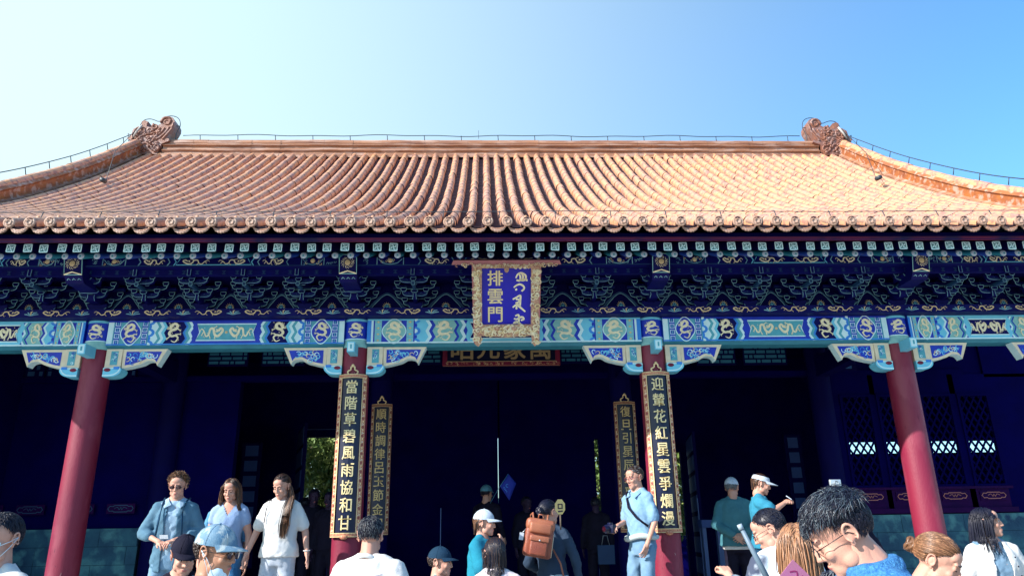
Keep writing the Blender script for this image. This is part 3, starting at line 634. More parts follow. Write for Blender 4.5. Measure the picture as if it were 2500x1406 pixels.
# ridge ornaments
def orn(sg):
    T = lambda x, y: (-sg*((x-1150)/430-0.0)*.0+sg*(-7.42+(x-1150)/400.) if False else (-7.45+(x-1150)/420.), 9.21+(540-y)/400.)
    out = [(1150,545),(1148,450),(1120,420),(1085,410),(1070,395),(1100,375),(1105,350),(1112,312),(1150,290),(1180,285),(1176,255),(1174,238),(1200,230),(1230,240),(1224,262),(1222,285),(1255,296),(1272,290),(1278,268),(1300,262),(1320,275),(1340,262),(1352,250),(1336,232),(1342,205),(1370,190),(1405,190),(1440,205),(1458,238),(1460,272),(1445,312),(1418,358),(1400,395),(1430,402),(1436,420),(1400,438),(1372,450),(1360,500),(1345,545)]
    P = [T(*p) for p in out]; mx = (lambda u, d, v: (-sg*u, d, v))
    mb = MB(); y0, y1 = 13.74, 14.10
    mb.plate(P, y0, y1, ORNM, mx)
    sp_ = lambda cx, cy, r, t0, tn: [T(cx+r*(1-.8*t)*math.cos(t0+t*tn), cy-r*(1-.8*t)*math.sin(t0+t*tn)) for t in np.linspace(0, 1, 16)]
    for c in ((1390, 240, 48, 3.4, -9), (1300, 290, 28, 2, 7), (1255, 330, 30, 0, 8), (1185, 350, 40, 1, -7), (1330, 480, 40, 3, 8), (1230, 480, 45, 0, 7), (1280, 410, 26, 2, -8), (1180, 430, 30, 2, 7), (1320, 400, 22, 1, 7)):
        pts = sp_(*c)
        for dep, yy in ((-.0, y0), (0, y1)):
            mb.tube([(-sg*u, yy, v) for u, v in pts], [.030, .022, .010], ORNM, 6)
    for c in ([(1450,250),(1440,310),(1405,365),(1375,410)], [(1420,290),(1395,340),(1350,390),(1320,400)], [(1380,300),(1350,350),(1300,380),(1240,385)], [(1345,300),(1310,340),(1260,360),(1200,370)], [(1150,530),(1150,470),(1200,400)], [(1120,410),(1115,350),(1150,300),(1200,310)]):
        mb.tube([(-sg*u, y0, v) for u, v in crom([T(*p) for p in c], 4)], .022, ORNM, 6)
    r = random.Random(4)
    for _ in range(60):
        x, y = r.uniform(1155, 1350), r.uniform(320, 530); u, v = T(x, y); mb.ball((-sg*u, y0, v), (r.uniform(.02, .045), .035, r.uniform(.015, .035)), ORNM, 7, 5)
    o = part(mb, 'ridge_ornament', ROOF)
    mb = MB(); a, b = T(1190, 285), T(1130, 400); mb.tube([(-sg*a[0], y0-.03, a[1]), (-sg*(a[0]+b[0])/2, y0-.05, (a[1]+b[1])/2), (-sg*b[0], y0-.03, b[1])], .022, STONE, 6)
    part(mb, 'metal_strap', ROOF)
for sg in (-1, 1): orn(sg)
# lightning conductor
mb = MB(); rw = .0085
top = 9.70
xs = np.linspace(-6.55, 6.55, 60)
for sg in (-1, 1):
    T = lambda x, y: (sg*(-7.45+(x-1150)/420.)*1, 9.21+(540-y)/400.)
    loop = [(1500,398),(1470,385),(1465,345),(1475,300),(1490,258),(1480,205),(1450,172),(1400,160),(1350,172),(1315,208),(1290,212),(1260,200),(1220,190),(1175,200),(1148,235),(1140,285),(1108,320),(1100,365),(1060,400)]
    P = crom([T(*p) for p in loop], 5); mb.tube([(a, 13.85, b) for a, b in P], rw, WIRE, 5)
    for a, b in (((1315,204),(1345,218)), ((1490,258),(1455,258))): mb.tube([(T(*a)[0], 13.85, T(*a)[1]), (T(*b)[0], 13.85, T(*b)[1])], rw, WIRE, 5)
    mb.tube([(T(*p)[0], 13.85, T(*p)[1]) for p in ((1050,330),(1110,365),(1065,395),(1050,330))], rw, WIRE, 4)
    yy, zz = smooth_prof(60); path = []
    for k in range(58, 3, -1):
        t = np.array([yy[k+1]-yy[k-1], zz[k+1]-zz[k-1]]); t /= np.linalg.norm(t); nn = np.array([-t[1], t[0]])
        c = np.array([yy[k], zz[k]])+nn*.48; path.append((sg*7.42, c[0], c[1]))
        if k % 5 == 0:
            d = np.array([yy[k], zz[k]])+nn*.36; mb.tube([(sg*7.42, c[0], c[1]), (sg*7.42, d[0]-.02, d[1])], rw, WIRE, 4)
    mb.tube([(sg*7.55, 13.85, T(1060, 400)[1])]+path, rw, WIRE, 5)
mb.tube([(x, 13.85, top+.012*math.sin(x*2.1)+.01*math.cos(x*5)) for x in xs], rw, WIRE, 5)
for x in np.arange(-6.2, 6.4, .78): mb.tube([(x, 13.85, top), (x+.01, 13.87, 9.57)], rw, WIRE, 4)
mb.tube([(-.37, 13.8, top+.10), (-.37, 13.8, top-.1)], .004, WIRE, 4)
part(mb, 'lightning_wire', ROOF)
mb = MB()
mb.tube([(x, 7.52, 5.045+.006*math.sin(x*1.3)) for x in np.linspace(-7.4, 7.4, 70)], .0045, WIRE, 5)
for x in np.arange(-6.9, 7.2, .62): mb.tube([(x, 7.52, 5.05), (x, 7.48, 4.95)], .006, WIRE, 5)
part(mb, 'eave_wire', ROOF)
for sg, (x, y) in ((-1, (250, 440)), (1, (2147, 434))):
    mb = MB(); d = F*1805+RV*(x-1250)+UV*(703-y); c = Vector((-.2362, 0, 1.6))
    P = c+d*((11.2)/d.y); zs = np.interp(P.y, ty, tz)
    P = Vector((P.x, P.y, P.z+0)); mb.tube([(P.x, P.y-.02, P.z), (P.x+sg*.01, P.y+.10, P.z+.03)], .04, WIRE, 12)
    mb.tube([(P.x, P.y+.1, P.z+.03), (sg*7.3-sg*.1, 12.6, 8.62), (sg*7.45, 13.7, 9.75)], .006, WIRE, 5)
    part(mb, 'roof_lamp', ROOF)
# ---- inside: rear plane of the porch, walls, openings
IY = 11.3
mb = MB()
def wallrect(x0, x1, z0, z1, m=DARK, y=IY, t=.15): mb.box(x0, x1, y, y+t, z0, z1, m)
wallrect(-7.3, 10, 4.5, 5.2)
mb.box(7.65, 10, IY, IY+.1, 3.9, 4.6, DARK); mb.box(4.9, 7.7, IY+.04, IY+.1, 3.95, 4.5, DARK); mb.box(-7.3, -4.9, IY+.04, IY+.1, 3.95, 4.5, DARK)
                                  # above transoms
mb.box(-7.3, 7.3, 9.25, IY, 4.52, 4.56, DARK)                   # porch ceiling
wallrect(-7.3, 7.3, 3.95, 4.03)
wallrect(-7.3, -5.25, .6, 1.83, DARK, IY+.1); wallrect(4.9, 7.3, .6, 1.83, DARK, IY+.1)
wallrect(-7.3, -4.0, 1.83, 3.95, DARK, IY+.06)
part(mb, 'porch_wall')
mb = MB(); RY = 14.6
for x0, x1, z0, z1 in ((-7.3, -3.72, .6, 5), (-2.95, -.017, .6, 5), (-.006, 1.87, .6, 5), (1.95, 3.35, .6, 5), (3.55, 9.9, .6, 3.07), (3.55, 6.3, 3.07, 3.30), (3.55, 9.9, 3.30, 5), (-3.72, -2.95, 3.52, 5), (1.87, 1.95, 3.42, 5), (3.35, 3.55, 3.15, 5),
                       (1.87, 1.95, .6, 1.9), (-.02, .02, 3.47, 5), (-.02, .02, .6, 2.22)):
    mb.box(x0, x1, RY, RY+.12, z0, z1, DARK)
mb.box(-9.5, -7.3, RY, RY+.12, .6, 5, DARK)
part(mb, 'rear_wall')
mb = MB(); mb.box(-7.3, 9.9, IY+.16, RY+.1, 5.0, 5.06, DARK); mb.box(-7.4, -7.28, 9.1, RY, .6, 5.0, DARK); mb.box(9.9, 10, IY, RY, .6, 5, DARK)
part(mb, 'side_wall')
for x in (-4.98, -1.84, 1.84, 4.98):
    mb = MB(); mb.lathe([(.17, .6), (.165, 4.5)], (x, IY, 0), NAVY, 28); part(mb, 'inner_column')  # navy instead of maroon, the porch shade put into the colour
# beams between front and inner columns + small faint carved ends
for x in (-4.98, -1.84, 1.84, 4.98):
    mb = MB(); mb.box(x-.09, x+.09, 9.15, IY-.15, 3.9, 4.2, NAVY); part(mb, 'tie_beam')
# brick plinths
def brickwall(name, x0, x1, z0, z1, y):
    mb = MB(); mb.box(x0, x1, y, y+.3, z0, z1, MORTAR); rows = 5; h = (z1-z0)/rows; r = random.Random(int(x0*10))
    for j in range(rows):
        x = x0-(.2 if j % 2 else 0); 
        while x < x1:
            L = r.uniform(.45, .95); a, b = max(x, x0), min(x+L-.006, x1)
            if b-a > .05: mb.box(a, b, y-.012-r.random()*.006, y, z0+j*h+.003, z0+(j+1)*h-.003, GREYB)
            x += L
    return part(mb, name)
brickwall('brick_plinth', -7.25, -5.2, .6, 1.83, IY); brickwall('brick_plinth', 5.15, 7.9, .6, 1.845, IY-.02)
# carved skirting and lattice windows on both sides
def lattice(x0, x1, z0, z1, y, m=DARK, s=.115, w=.013):
    mb = MB(); mb.box(x0-.04, x0, y-.02, y+.05, z0-.04, z1+.04, m); mb.box(x1, x1+.04, y-.02, y+.05, z0-.04, z1+.04, m)
    mb.box(x0, x1, y-.02, y+.05, z0-.04, z0, m); mb.box(x0, x1, y-.02, y+.05, z1, z1+.04, m)
    def clip(px, pz, dx, dz):
        ts = [0, 99]
        t0 = max(0, -1e9); lo, hi = -99, 99
        for p, d_, a, b in ((px, dx, x0, x1), (pz, dz, z0, z1)):
            ta, tb = (a-p)/d_, (b-p)/d_; lo = max(lo, min(ta, tb)); hi = min(hi, max(ta, tb))
        return (lo, hi) if hi-lo > .01 else None
    k = -30
    while k < 60:
        for dz in (1, -1):
            px = x0+k*s; pz = z0
            c = clip(px, pz, 1, dz*1.6)
            if c: mb.ribbon([(px+c[0], pz+c[0]*dz*1.6), (px+c[1], pz+c[1]*dz*1.6)], w, y+(.0 if dz > 0 else .006), m, th=.02)
        k += 1
    return mb
WX = [(5.30, 5.72), (5.88, 6.30), (6.58, 7.0), (7.17, 7.60)]
for x0, x1 in WX:
    o = part(lattice(x0, x1, 2.27, 3.60, IY), 'lattice_window')
mb = MB()
for x0, x1 in ((4.9, 5.26), (5.76, 5.84), (6.34, 6.54), (7.04, 7.13), (7.64, 9.6)): mb.box(x0, x1, IY, IY+.08, 1.85, 3.95, DARK)
mb.box(5.26, 7.64, IY, IY+.08, 1.85, 2.23, MAROON); mb.box(5.26, 7.64, IY, IY+.08, 3.64, 3.95, DARK); 
mb.box(5.2, 7.7, IY-.05, IY, 1.86, 1.93, MAROON); mb.box(5.2, 7.7, IY-.03, IY, 2.20, 2.235, MAROON)
part(mb, 'window_frame')
for k, xs_ in enumerate((WX, [(-x1, -x0) for x0, x1 in WX])):
    for x0, x1 in xs_:
        mb = MB(); c = (x0+x1)/2; w = (x1-x0)/2-.03; z = 2.10
        mb.box(c-w-.02, c+w+.02, IY-.012, IY, 2.03, 2.17, MAROON)
        p = [(c-w, z), (c-w*.85, z+.035), (c-w*.6, z+.03), (c-w*.5, z+.045), (c+w*.5, z+.045), (c+w*.6, z+.03), (c+w*.85, z+.035), (c+w, z), (c+w*.85, z-.035), (c+w*.6, z-.03), (c+w*.5, z-.045), (c-w*.5, z-.045), (c-w*.6, z-.03), (c-w*.85, z-.035)]
        gm = mat('dull_gold_line', (.35, .12, .10), .5) if k == 0 and x0 < 5.4 else bpy.data.materials.get('dull_gold_line' if k == 0 else 'teal_edge_paint')
        mb.ribbon(p, .006, IY-.018, gm, closed=True)
        mb.ribbon(crom([(c-w*.5, z), (c-w*.25, z+.02), (c-w*.1, z-.015), (c, z+.02), (c+w*.1, z-.015), (c+w*.25, z+.02), (c+w*.5, z)], 3), .004, IY-.018, gm)
        part(mb, 'skirting_panel')
# transom lattices: paper pieces, light from behind put into their teal, in a dark brick-like grid
def transom(x0, x1, z0, z1, seed, y=IY-.004, dots=False):
    mb = MB(); mb.box(x0-.02, x1+.02, y, y+.03, z0-.02, z1+.02, NAVY); r = random.Random(seed); rows = 4; h = (z1-z0)/rows
    tm = TRM if not dots else TRM2
    for j in range(rows):
        x = x0
        while x < x1-.02:
            L = r.choice((.05, .14, .17)) if not dots else r.choice((.05, .10)); b = min(x+L, x1)
            if not (dots and r.random() < .35): mb.box(x, b, y-.004, y, z0+j*h+.014, z0+(j+1)*h-.014, tm)
            x = b+(.024 if not dots else .07)
    part(mb, 'transom_lattice')
TRM = mat('backlit_teal_paper', (.02, .17, .26), .7, (.015, .11, .2)); TRM2 = mat('dim_backlit_paper', (.015, .08, .22), .7)
for k, (a, b, c_, d_, dt) in enumerate(((-4.50, -3.93, 4.20, 4.47, 0), (-3.68, -3.06, 4.20, 4.47, 0), (-2.4, -2.05, 4.20, 4.47, 0), (-1.3, -.95, 4.2, 4.47, 0), (.95, 1.4, 4.2, 4.47, 0),
        (3.1, 3.68, 4.15, 4.45, 0), (3.85, 4.50, 4.15, 4.45, 0), (-7.2, -6.98, 4.04, 4.42, 1), (-6.9, -6.3, 4.04, 4.42, 1), (-6.1, -5.6, 4.04, 4.42, 1), (5.2, 5.6, 4.04, 4.42, 1), (5.9, 6.5, 4.04, 4.4, 1), (2.2, 2.8, 4.2, 4.45, 0))):
    transom(a, b, c_, d_, k, dots=dt)
# open door leaves with rails
def leaf(x0, y0, x1, y1, z0, z1, m1, m2):
    mb = MB(); a = Vector((x0, y0, 0)); b = Vector((x1, y1, 0)); L = (b-a).length; u = (b-a)/L; nn = Vector((u.y, -u.x, 0))
    fn = lambda q, d, v: tuple(a+u*q+nn*(-d)+Vector((0, 0, v)))
    mb.plate([(0, z0), (L, z0), (L, z1), (0, z1)], 0, .05, m1, fn)
    n = 8; h = (z1-z0)/n
    for j in range(n): mb.plate([(.06, z0+j*h+.03), (L-.06, z0+j*h+.03), (L-.06, z0+(j+1)*h-.05), (.06, z0+(j+1)*h-.05)], -.012, 0, m2, fn)
    return part(mb, 'door_leaf')
LEAF = mat('blue_grey_door_panel', (.02, .06, .22), .6, (.015, .04, .16))
leaf(-3.85, 14.5, -3.45, 13.3, .6, 3.6, NAVY, LEAF); leaf(3.62, 14.4, 3.42, 13.2, .6, 3.35, NAVY, LEAF); leaf(-4.6, 13.6, -4.25, 13.6, 1.2, 3.3, NAVY, LEAF); leaf(5.15, 13.4, 5.45, 13.4, 1.2, 3.3, NAVY, LEAF)
DIMS = mat('dim_metal', (.05, .10, .26), .5)
for a in ((-3.74, -2.9, RY-.03, RY, 3.66, 3.67), (1.80, 1.81, RY-.3, RY-.28, .6, 1.9), (-.93, -.92, IY+.3, IY+.32, .6, 2.05), (3.35, 3.365, 13, 13.02, .6, 2.2)):
    mb = MB(); mb.box(*a, DIMS); part(mb, 'door_edge_strip')
mb = MB(); mb.box(3.28, 3.70, 12.6, 12.8, 1.72, 1.84, LEAF); mb.box(3.30, 3.36, 12.65, 12.75, .6, 1.72, DIMS); mb.box(3.54, 3.62, 12.65, 12.75, .6, 1.72, DIMS)
part(mb, 'ticket_barrier')
# ---- hanging boards (things of their own)
def couplet(name, txt, cx, z0, z1, y0, w, lab, tilt=0., fs=.155, dark=False, curve=.17):
    root = empty(name, (cx, y0, z0)); tag(root, lab, 'signboard', 'vertical couplet boards on the gate columns')
    H = z1-z0; gm = LETTERD if dark else LETTER
    fn = lambda u, d, v: (u, d+(u*u)/(2*curve)*.9+tilt*(H-v)*0, v)
    mb = MB(); us = np.linspace(-w/2, w/2, 9)
    def band(ua, ub, va, vb, d, m):
        uu = np.linspace(ua, ub, 7); k = len(uu)
        vs = [fn(u, d, v) for v in (va, vb) for u in uu]+[fn(u, d+.02, v) for v in (va, vb) for u in uu]
        mb.add(vs, [(i, i+1, k+i+1, k+i) for i in range(k-1)]+[(i, i+1, 2*k+i+1, 2*k+i) for i in range(k-1)]+[(k+i, k+i+1, 3*k+i+1, 3*k+i) for i in range(k-1)]+[(0, k, 3*k, 2*k), (k-1, 2*k-1, 4*k-1, 3*k-1)], m)
    band(-w/2, w/2, 0, H, 0, BLACKL); o = mb.build('board', root)
    mb = MB(); bw = .042
    for a in ((-w/2, -w/2+bw, 0, H), (w/2-bw, w/2, 0, H), (-w/2+bw, w/2-bw, 0, bw), (-w/2+bw, w/2-bw, H-bw, H)): band(*a, -.014, BRDRD if dark else BRDR)
    for u in (-w/2+bw, w/2-bw): mb.ribbon([(u, bw), (u, H-bw)], .004 if not dark else .002, -.017, GOLD, fn)
    for v in (bw, H-bw, .004, H-.004): mb.ribbon([(u, v) for u in np.linspace(-w/2+.004, w/2-.004, 7)], .004 if not dark else .002, -.018, GOLD, fn)
    r = random.Random(3); v = .07; i = 0
    while v < H-.05:
        for sx in (-1, 1):
            u = sx*(w/2-bw/2)
            if (i+(sx > 0)) % 3 == 0: mb.ribbon([(u-.012, v-.01), (u+.012, v), (u-.008, v+.012)], .004, -.018, CREAM, fn)
            elif (i+(sx > 0)) % 3 == 1: mb.ball(fn(u, -.014, v), (.010, .004, .014), GOLD, 6, 4)
            else: mb.ribbon([(u, v-.012), (u-.01, v), (u, v+.012), (u+.01, v)], .003, -.018, REDB, fn, closed=True)
        v += .034; i += 1
    mb.build('border', root)
    mb = MB(); n = len(txt); st = (H-2*bw-.03)/n
    for k, ch in enumerate(txt): text_into(mb, ch, 0, H-bw-.015-st*(k+.5), fs, -.003, gm, fn, bold=.028, wx=.92)
    mb.build('lettering', root)
    mb = MB()
    pts = crom([(-.05, 0), (-.06, .035), (-.025, .055), (-.02, .09), (.02, .09), (.025, .055), (.06, .035), (.05, 0)], 4)
    mb.ribbon([(u, H+v) for u, v in pts], .008, .0, GOLD, fn, th=.01); mb.ball((0, 0, H+.105), (.018, .01, .018), GOLD, 8, 6); mb.ball((0, -.015, .0), (.045, .015, .028), BRDR, 8, 6)
    mb.build('hook', root)
    return root
FB0 = 1.60
couplet('couplet_board', '當階草碧風雨協和甘', -1.84, 1.645, 3.50, 8.80, .335, 'black board with gold characters 當階草碧風雨協和甘 on the red column left of the entrance')
couplet('couplet_board', '迎輦花紅星雲爭爛漫', 1.84, 1.635, 3.50, 8.80, .335, 'black board with gold characters 迎輦花紅星雲爭爛漫 on the red column right of the entrance')
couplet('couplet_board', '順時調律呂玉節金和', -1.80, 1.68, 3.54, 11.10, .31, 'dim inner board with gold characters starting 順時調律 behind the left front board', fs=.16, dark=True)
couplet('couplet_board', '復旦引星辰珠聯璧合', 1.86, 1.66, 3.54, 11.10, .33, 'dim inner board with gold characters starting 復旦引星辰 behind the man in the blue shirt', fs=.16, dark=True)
root = tag(empty('signboard', (0, 11.1, 4.1)), 'wide dark horizontal board with four gold characters half hidden behind the central beam', 'signboard')
mb = MB(); mb.box(-.90, .90, 0, .05, 0, .56, BLACKL); mb.build('board', root)
mb = MB(); 
for a in ((-.90, .90, 0, .07), (-.90, .90, .49, .56), (-.90, -.83, .07, .49), (.83, .90, .07, .49)): mb.box(a[0], a[1], -.02, 0, a[2], a[3], REDB)
scrolls(mb, lambda r: (r.uniform(-.88, .88), r.uniform(.02, .05)), 50, .022, -.022, (GOLD, BRDR), seed=5)
mb.ribbon([(-.895, .004), (.895, .004)], .004, -.023, BRDR); mb.ribbon([(-.83, .07), (.83, .07)], .003, -.023, GOLD); mb.build('border', root)
mb = MB()
for i, ch in enumerate('昭元象萬'): text_into(mb, ch, -.60+i*.40, .275, .34, -.003, mat('old_gold', (.42, .30, .14), .5) if i == 0 else bpy.data.materials['old_gold'], bold=.04)
mb.build('lettering', root)
# name plaque leaning out under the eave
root = tag(empty('name_plaque', (.005, 8.02, 4.60)), 'blue name plaque in carved gilt frame with gold characters 排雲門 under the middle of the eave', 'plaque')
v0 = Vector((0, .42, -.80)).normalized(); nv = Vector((0, -v0.z*-1, 0)); nrm = Vector((0, v0.z, -v0.y)).normalized()
if nrm.y > 0: nrm = -nrm
fn = lambda u, d, v: tuple(Vector((u, 0, 0))+v0*v+nrm*(-d))
mb = MB(); mb.plate([(-.30, .02), (.30, .02), (.29, .74), (-.29, .74)], .0, .03, mat('plaque_ultramarine', (.006, .004, .42), .35, (.005, .003, .33)), fn); mb.build('panel', root)
mb = MB(); CARV = mat('carved_gilt', (.62, .42, .26), .4, (.28, .10, .08), 40, .9, .6, 60); PINKG = mat('dusty_red_gilt', (.42, .16, .16), .5, (.3, .1, .12))
fr = []
for sx in (-1, 1):
    q = [(sx*.285, .0), (sx*.385, .0), (sx*.385, .55), (sx*.37, .93), (sx*.33, .96), (sx*.30, .92), (sx*.285, .74)]
    mb.plate(q, -.045, .03, CARV, fn); mb.plate([(sx*.385, .0), (sx*.40, .0), (sx*.385, .9), (sx*.37, .93)], -.05, .06, PINKG, fn)
mb.plate([(-.285, .70), (.285, .70), (.29, .83), (.0, .85), (-.29, .83)], -.045, .03, CARV, fn)
mb.plate([(-.285, -.02), (.285, -.02), (.285, .035), (-.285, .035)], -.045, .03, CARV, fn)
r = random.Random(11)
def deco(u0, u1, va, vb, n, s=.03):
    for _ in range(n):
        u, v = r.uniform(u0, u1), r.uniform(va, vb); a0 = r.uniform(0, 6.3); k = r.choice((-1, 1))
        pts = [(u+s*(1-.7*t)*math.cos(a0+k*4*t), v+s*(1-.7*t)*math.sin(a0+k*4*t)) for t in np.linspace(0, 1, 7)]
        P = [fn(p[0], -.045-r.random()*.012, p[1]) for p in pts]
        mb.tube(P, [.006, .009, .004], r.choice((GOLD, GOLDP, CREAM)), 5)
deco(-.375, -.305, .02, .92, 90); deco(.305, .375, .02, .92, 90); deco(-.28, .28, .72, .82, 90); deco(-.27, .27, -.01, .03, 30, .018)
for u in (-.11, .09):
    mb.ball(fn(u, -.05, .735), (.038, .022, .034), CARV, 10, 8); deco(u-.03, u+.03, .71, .76, 14, .018)
mb.build('carved_frame', root, fix=True)
mb = MB(); mb.plate([(-.61, -.06), (.61, -.06), (.63, -.01), (-.63, -.01)], -.07, .05, PINKG, fn)
def deco2():
    for i in range(90):
        u = r.uniform(-.58, .58); v = r.uniform(-.02, .01); a0 = r.uniform(0, 6.3)
        mb.tube([fn(u+.02*math.cos(a0+t*4)*(1-.6*t), -.075, v+.015*math.sin(a0+t*4)*(1-.6*t)) for t in np.linspace(0, 1, 6)], .005, r.choice((GOLD, CREAM, CARV)), 4)
deco2(); mb.ball(fn(0, -.08, .04), (.028, .022, .045), CARV, 10, 8); mb.build('canopy', root)
mb = MB()
fnt = lambda u, d, v: fn(u, d, -v)
for i, ch in enumerate('排雲門'): text_into(mb, ch, -.13, -(.155+i*.215), .175, -.001, LETTER, fnt, bold=.035)
# flowing script on the right: strokes traced from the photograph
sc_ = 1/680.
def stroke(pts, w=.012): mb.ribbon([( (x-690)*sc_, -((y-330)*sc_*1.0+.09)) for x, y in crom(pts, 4)], [w*.7, w, w*.8], -.005, GOLDP, fnt)
for s_ in ([(765,375),(780,345),(810,335),(842,355),(840,385),(815,395),(790,385)], [(790,340),(800,365),(795,395),(770,390)], [(812,340),(822,365),(815,390)], [(800,395),(845,385),(850,400)], [(748,450),(775,430),(800,425),(825,440),(830,460),(810,480)], [(760,470),(775,462)],
           [(740,545),(770,530),(800,515),(800,560),(798,600)], [(765,545),(790,548),(790,565),(762,575)], [(765,575),(800,600)], [(740,610),(770,590),(800,610),(840,645)], [(770,600),(770,625)],
           [(760,680),(785,670),(790,700),(788,750)], [(750,700),(775,705),(800,690),(820,690),(828,705),(805,715)], [(745,740),(770,725),(800,745),(840,770)], [(765,720),(765,740)], [(757,765),(770,785),(785,770)]):
    stroke(s_)
mb.build('lettering', root)
# ================================================================== setting
def grid_ground():
    mb = MB(); xs = list(np.linspace(-400, 400, 9)); ys = list(np.linspace(-400, 600, 9))
    mb.add([(x, y, 0) for y in ys for x in xs], [(j*9+i, j*9+i+1, (j+1)*9+i+1, (j+1)*9+i) for j in range(8) for i in range(8)], PAVE)
    return mb
o = grid_ground().build('ground'); tag(o, kind='structure')
mb = MB(); r = random.Random(2)
mb.box(-8.3, 8.3, 7.45, 20, -.02, .6, STONE); mb.box(-8.34, 8.34, 7.41, 7.9, .50, .604, STONE)
for k, (y, z) in enumerate(((6.55, .15), (6.85, .30), (7.15, .45))): mb.box(-3.6, 3.6, y, 7.42, -.02 if k == 0 else z-.15, z, STONE)
tag(mb.build('stone_terrace'), kind='structure')
# paving slabs joints as shallow slabs
mb = MB()
for i in range(-14, 14):
    for j in range(-3, 11):
        mb.box(i*.8+.01+(.4 if j % 2 else 0), i*.8+.79+(.4 if j % 2 else 0), j*.6+.01, j*.6+.59, 0, .006+r.random()*.002, STONE)
tag(mb.build('pavement'), kind='structure')
# ------------------------------------------------------------------ trees behind the hall
LEAFA = mat('leaf_green', (.10, .17, .035), .6, (.06, .12, .03), 3, .6); LEAFB = mat('leaf_light_green', (.20, .27, .07), .6, (.12, .2, .05), 3, .6)
BARK = mat('bark', (.12, .09, .07), .9, (.06, .05, .04), 10, .7, .5, 30)
def tree(name, x, y, h, cw, label, seed):
    root = empty(name, (x, y, 0)); tag(root, label, 'tree', 'trees behind the gate hall')
    r = random.Random(seed); mb = MB()
    mb.tube([(0, 0, 0), (.05, 0, h*.25), (-.05, .05, h*.5), (.03, 0, h*.85)], [.16, .12, .08, .02], BARK, 8)
    tips = []
    for i in range(26):
        t = r.uniform(.25, .95); a = r.uniform(0, 6.3); L = cw*(1.1-.5*t)*r.uniform(.6, 1); z = h*t
        p = [(0, 0, z), (L*.5*math.cos(a), L*.5*math.sin(a), z+L*.25), (L*math.cos(a), L*math.sin(a), z+L*.2)]
        mb.tube(p, [.045, .012], BARK, 5); tips += [Vector(p[1]), Vector(p[2]), (Vector(p[1])+Vector(p[2]))/2]
    mb.build('trunk', root)
    mb = MB()
    for tp in tips:
        for c in range(3):
            cc = tp+Vector((r.gauss(0, .25), r.gauss(0, .25), r.gauss(0, .2))); lm = r.choice((LEAFA, LEAFA, LEAFB))
            for _ in range(70):
                p = cc+Vector((r.gauss(0, .17), r.gauss(0, .17), r.gauss(0, .15))); a = Vector((r.gauss(0, 1), r.gauss(0, 1), r.gauss(0, 1)-.6)).normalized(); b = a.cross(Vector((r.gauss(0, 1), r.gauss(0, 1), r.gauss(0, 1)))).normalized()
                s_ = r.uniform(.07, .13)
                mb.add([p, p+a*s_+b*s_*.3, p+a*s_*2, p+a*s_-b*s_*.3], [(0, 1, 2, 3)], lm)
    mb.build('crown', root, fix=False)
tree('leafy_tree', -5.6, 22, 6.0, 2.0, 'light green tree seen through the doorway left of the entrance column', 3)
tree('leafy_tree', -4.3, 23.5, 5.2, 2.2, 'darker green tree right behind the light green one in the left doorway', 4)
tree('leafy_tree', 2.95, 23, 6.0, 2.0, 'green tree glimpsed through the narrow gap right of the dark doorway', 5)
tree('leafy_tree', 5.9, 22, 5.6, 1.6, 'green tree glimpsed behind the right couplet board', 9)

mb = MB(); mb.box(-14, 14, 26, 26.4, 0, 2.75, DARK); mb.box(-14.1, 14.1, 25.9, 26.5, 2.75, 2.9, GREYB); o = mb.build('view_blocking_wall'); tag(o, 'low dark wall added to block the bright view behind the gate hall', 'wall')  # added to keep the view through the doorways dark
# ================================================================== people
def remesh(mb, vox, name='tmp', smooth=6, disp=0, dsc=8):
    o = mb.build(name, fix=True); md = o.modifiers.new('r', 'REMESH'); md.mode = 'VOXEL'; md.voxel_size = vox; md.use_smooth_shade = True
    if smooth: ms = o.modifiers.new('s', 'SMOOTH'); ms.factor = .5; ms.iterations = smooth
    me = bpy.data.meshes.new_from_object(o.evaluated_get(bpy.context.evaluated_depsgraph_get()))
    V = np.zeros(len(me.vertices)*3); me.vertices.foreach_get('co', V); V = V.reshape(-1, 3)
    if disp:
        N = np.zeros(len(V)*3); me.vertices.foreach_get('normal', N); N = N.reshape(-1, 3)
        for f_, a_, ph in ((1, .8, .3), (2.1, .7, 1.7), (4.3, .42, 4.1)):     # soft folds: warped sines
            q = V*dsc*f_; wv = np.sin(q[:, 0]*1.3+1.7*np.sin(q[:, 2]*.7+ph)+ph)*np.cos(q[:, 2]*1.1+1.3*np.sin(q[:, 1]*.9+q[:, 0]*.6)+ph)
            V = V+N*(wv*disp*a_)[:, None]
    F_ = [list(p.vertices) for p in me.polygons]; d = bpy.data.meshes[o.data.name]; bpy.data.objects.remove(o); bpy.data.meshes.remove(d); bpy.data.meshes.remove(me)
    return V, F_
def cloth(name, c, c2=None, sc=6, rough=.85, bump=.35, bsc=220, **k):
    return mat(name, c, rough, c2 or tuple(v*.72 for v in c), sc, .6, bump, bsc, spec=.15, **k)
SKIN = mat('skin', (.50, .27, .20), .55, (.42, .20, .15), 14, .5, .1, 200, spec=.35)
SKINB = mat('tan_skin', (.38, .19, .12), .5, (.30, .13, .08), 14, .5, .1, 200, spec=.35)
LIP = mat('lips', (.45, .12, .12), .45); EYEW = mat('eye_white', (.7, .68, .66), .3); EYED = mat('eye_dark', (.015, .01, .015), .25)
H_BLACK = mat('black_hair', (.005, .006, .018), .42, (.012, .013, .028), 40, .5, spec=.35, stretch=(3, 3, .6))
H_DARK = mat('dark_brown_hair', (.035, .018, .014), .35, (.02, .01, .01), 40, .6, spec=.5, stretch=(3, 3, .6))
H_BROWN = mat('brown_hair', (.16, .075, .035), .38, (.07, .03, .015), 30, .7, spec=.5, stretch=(3, 3, .5))
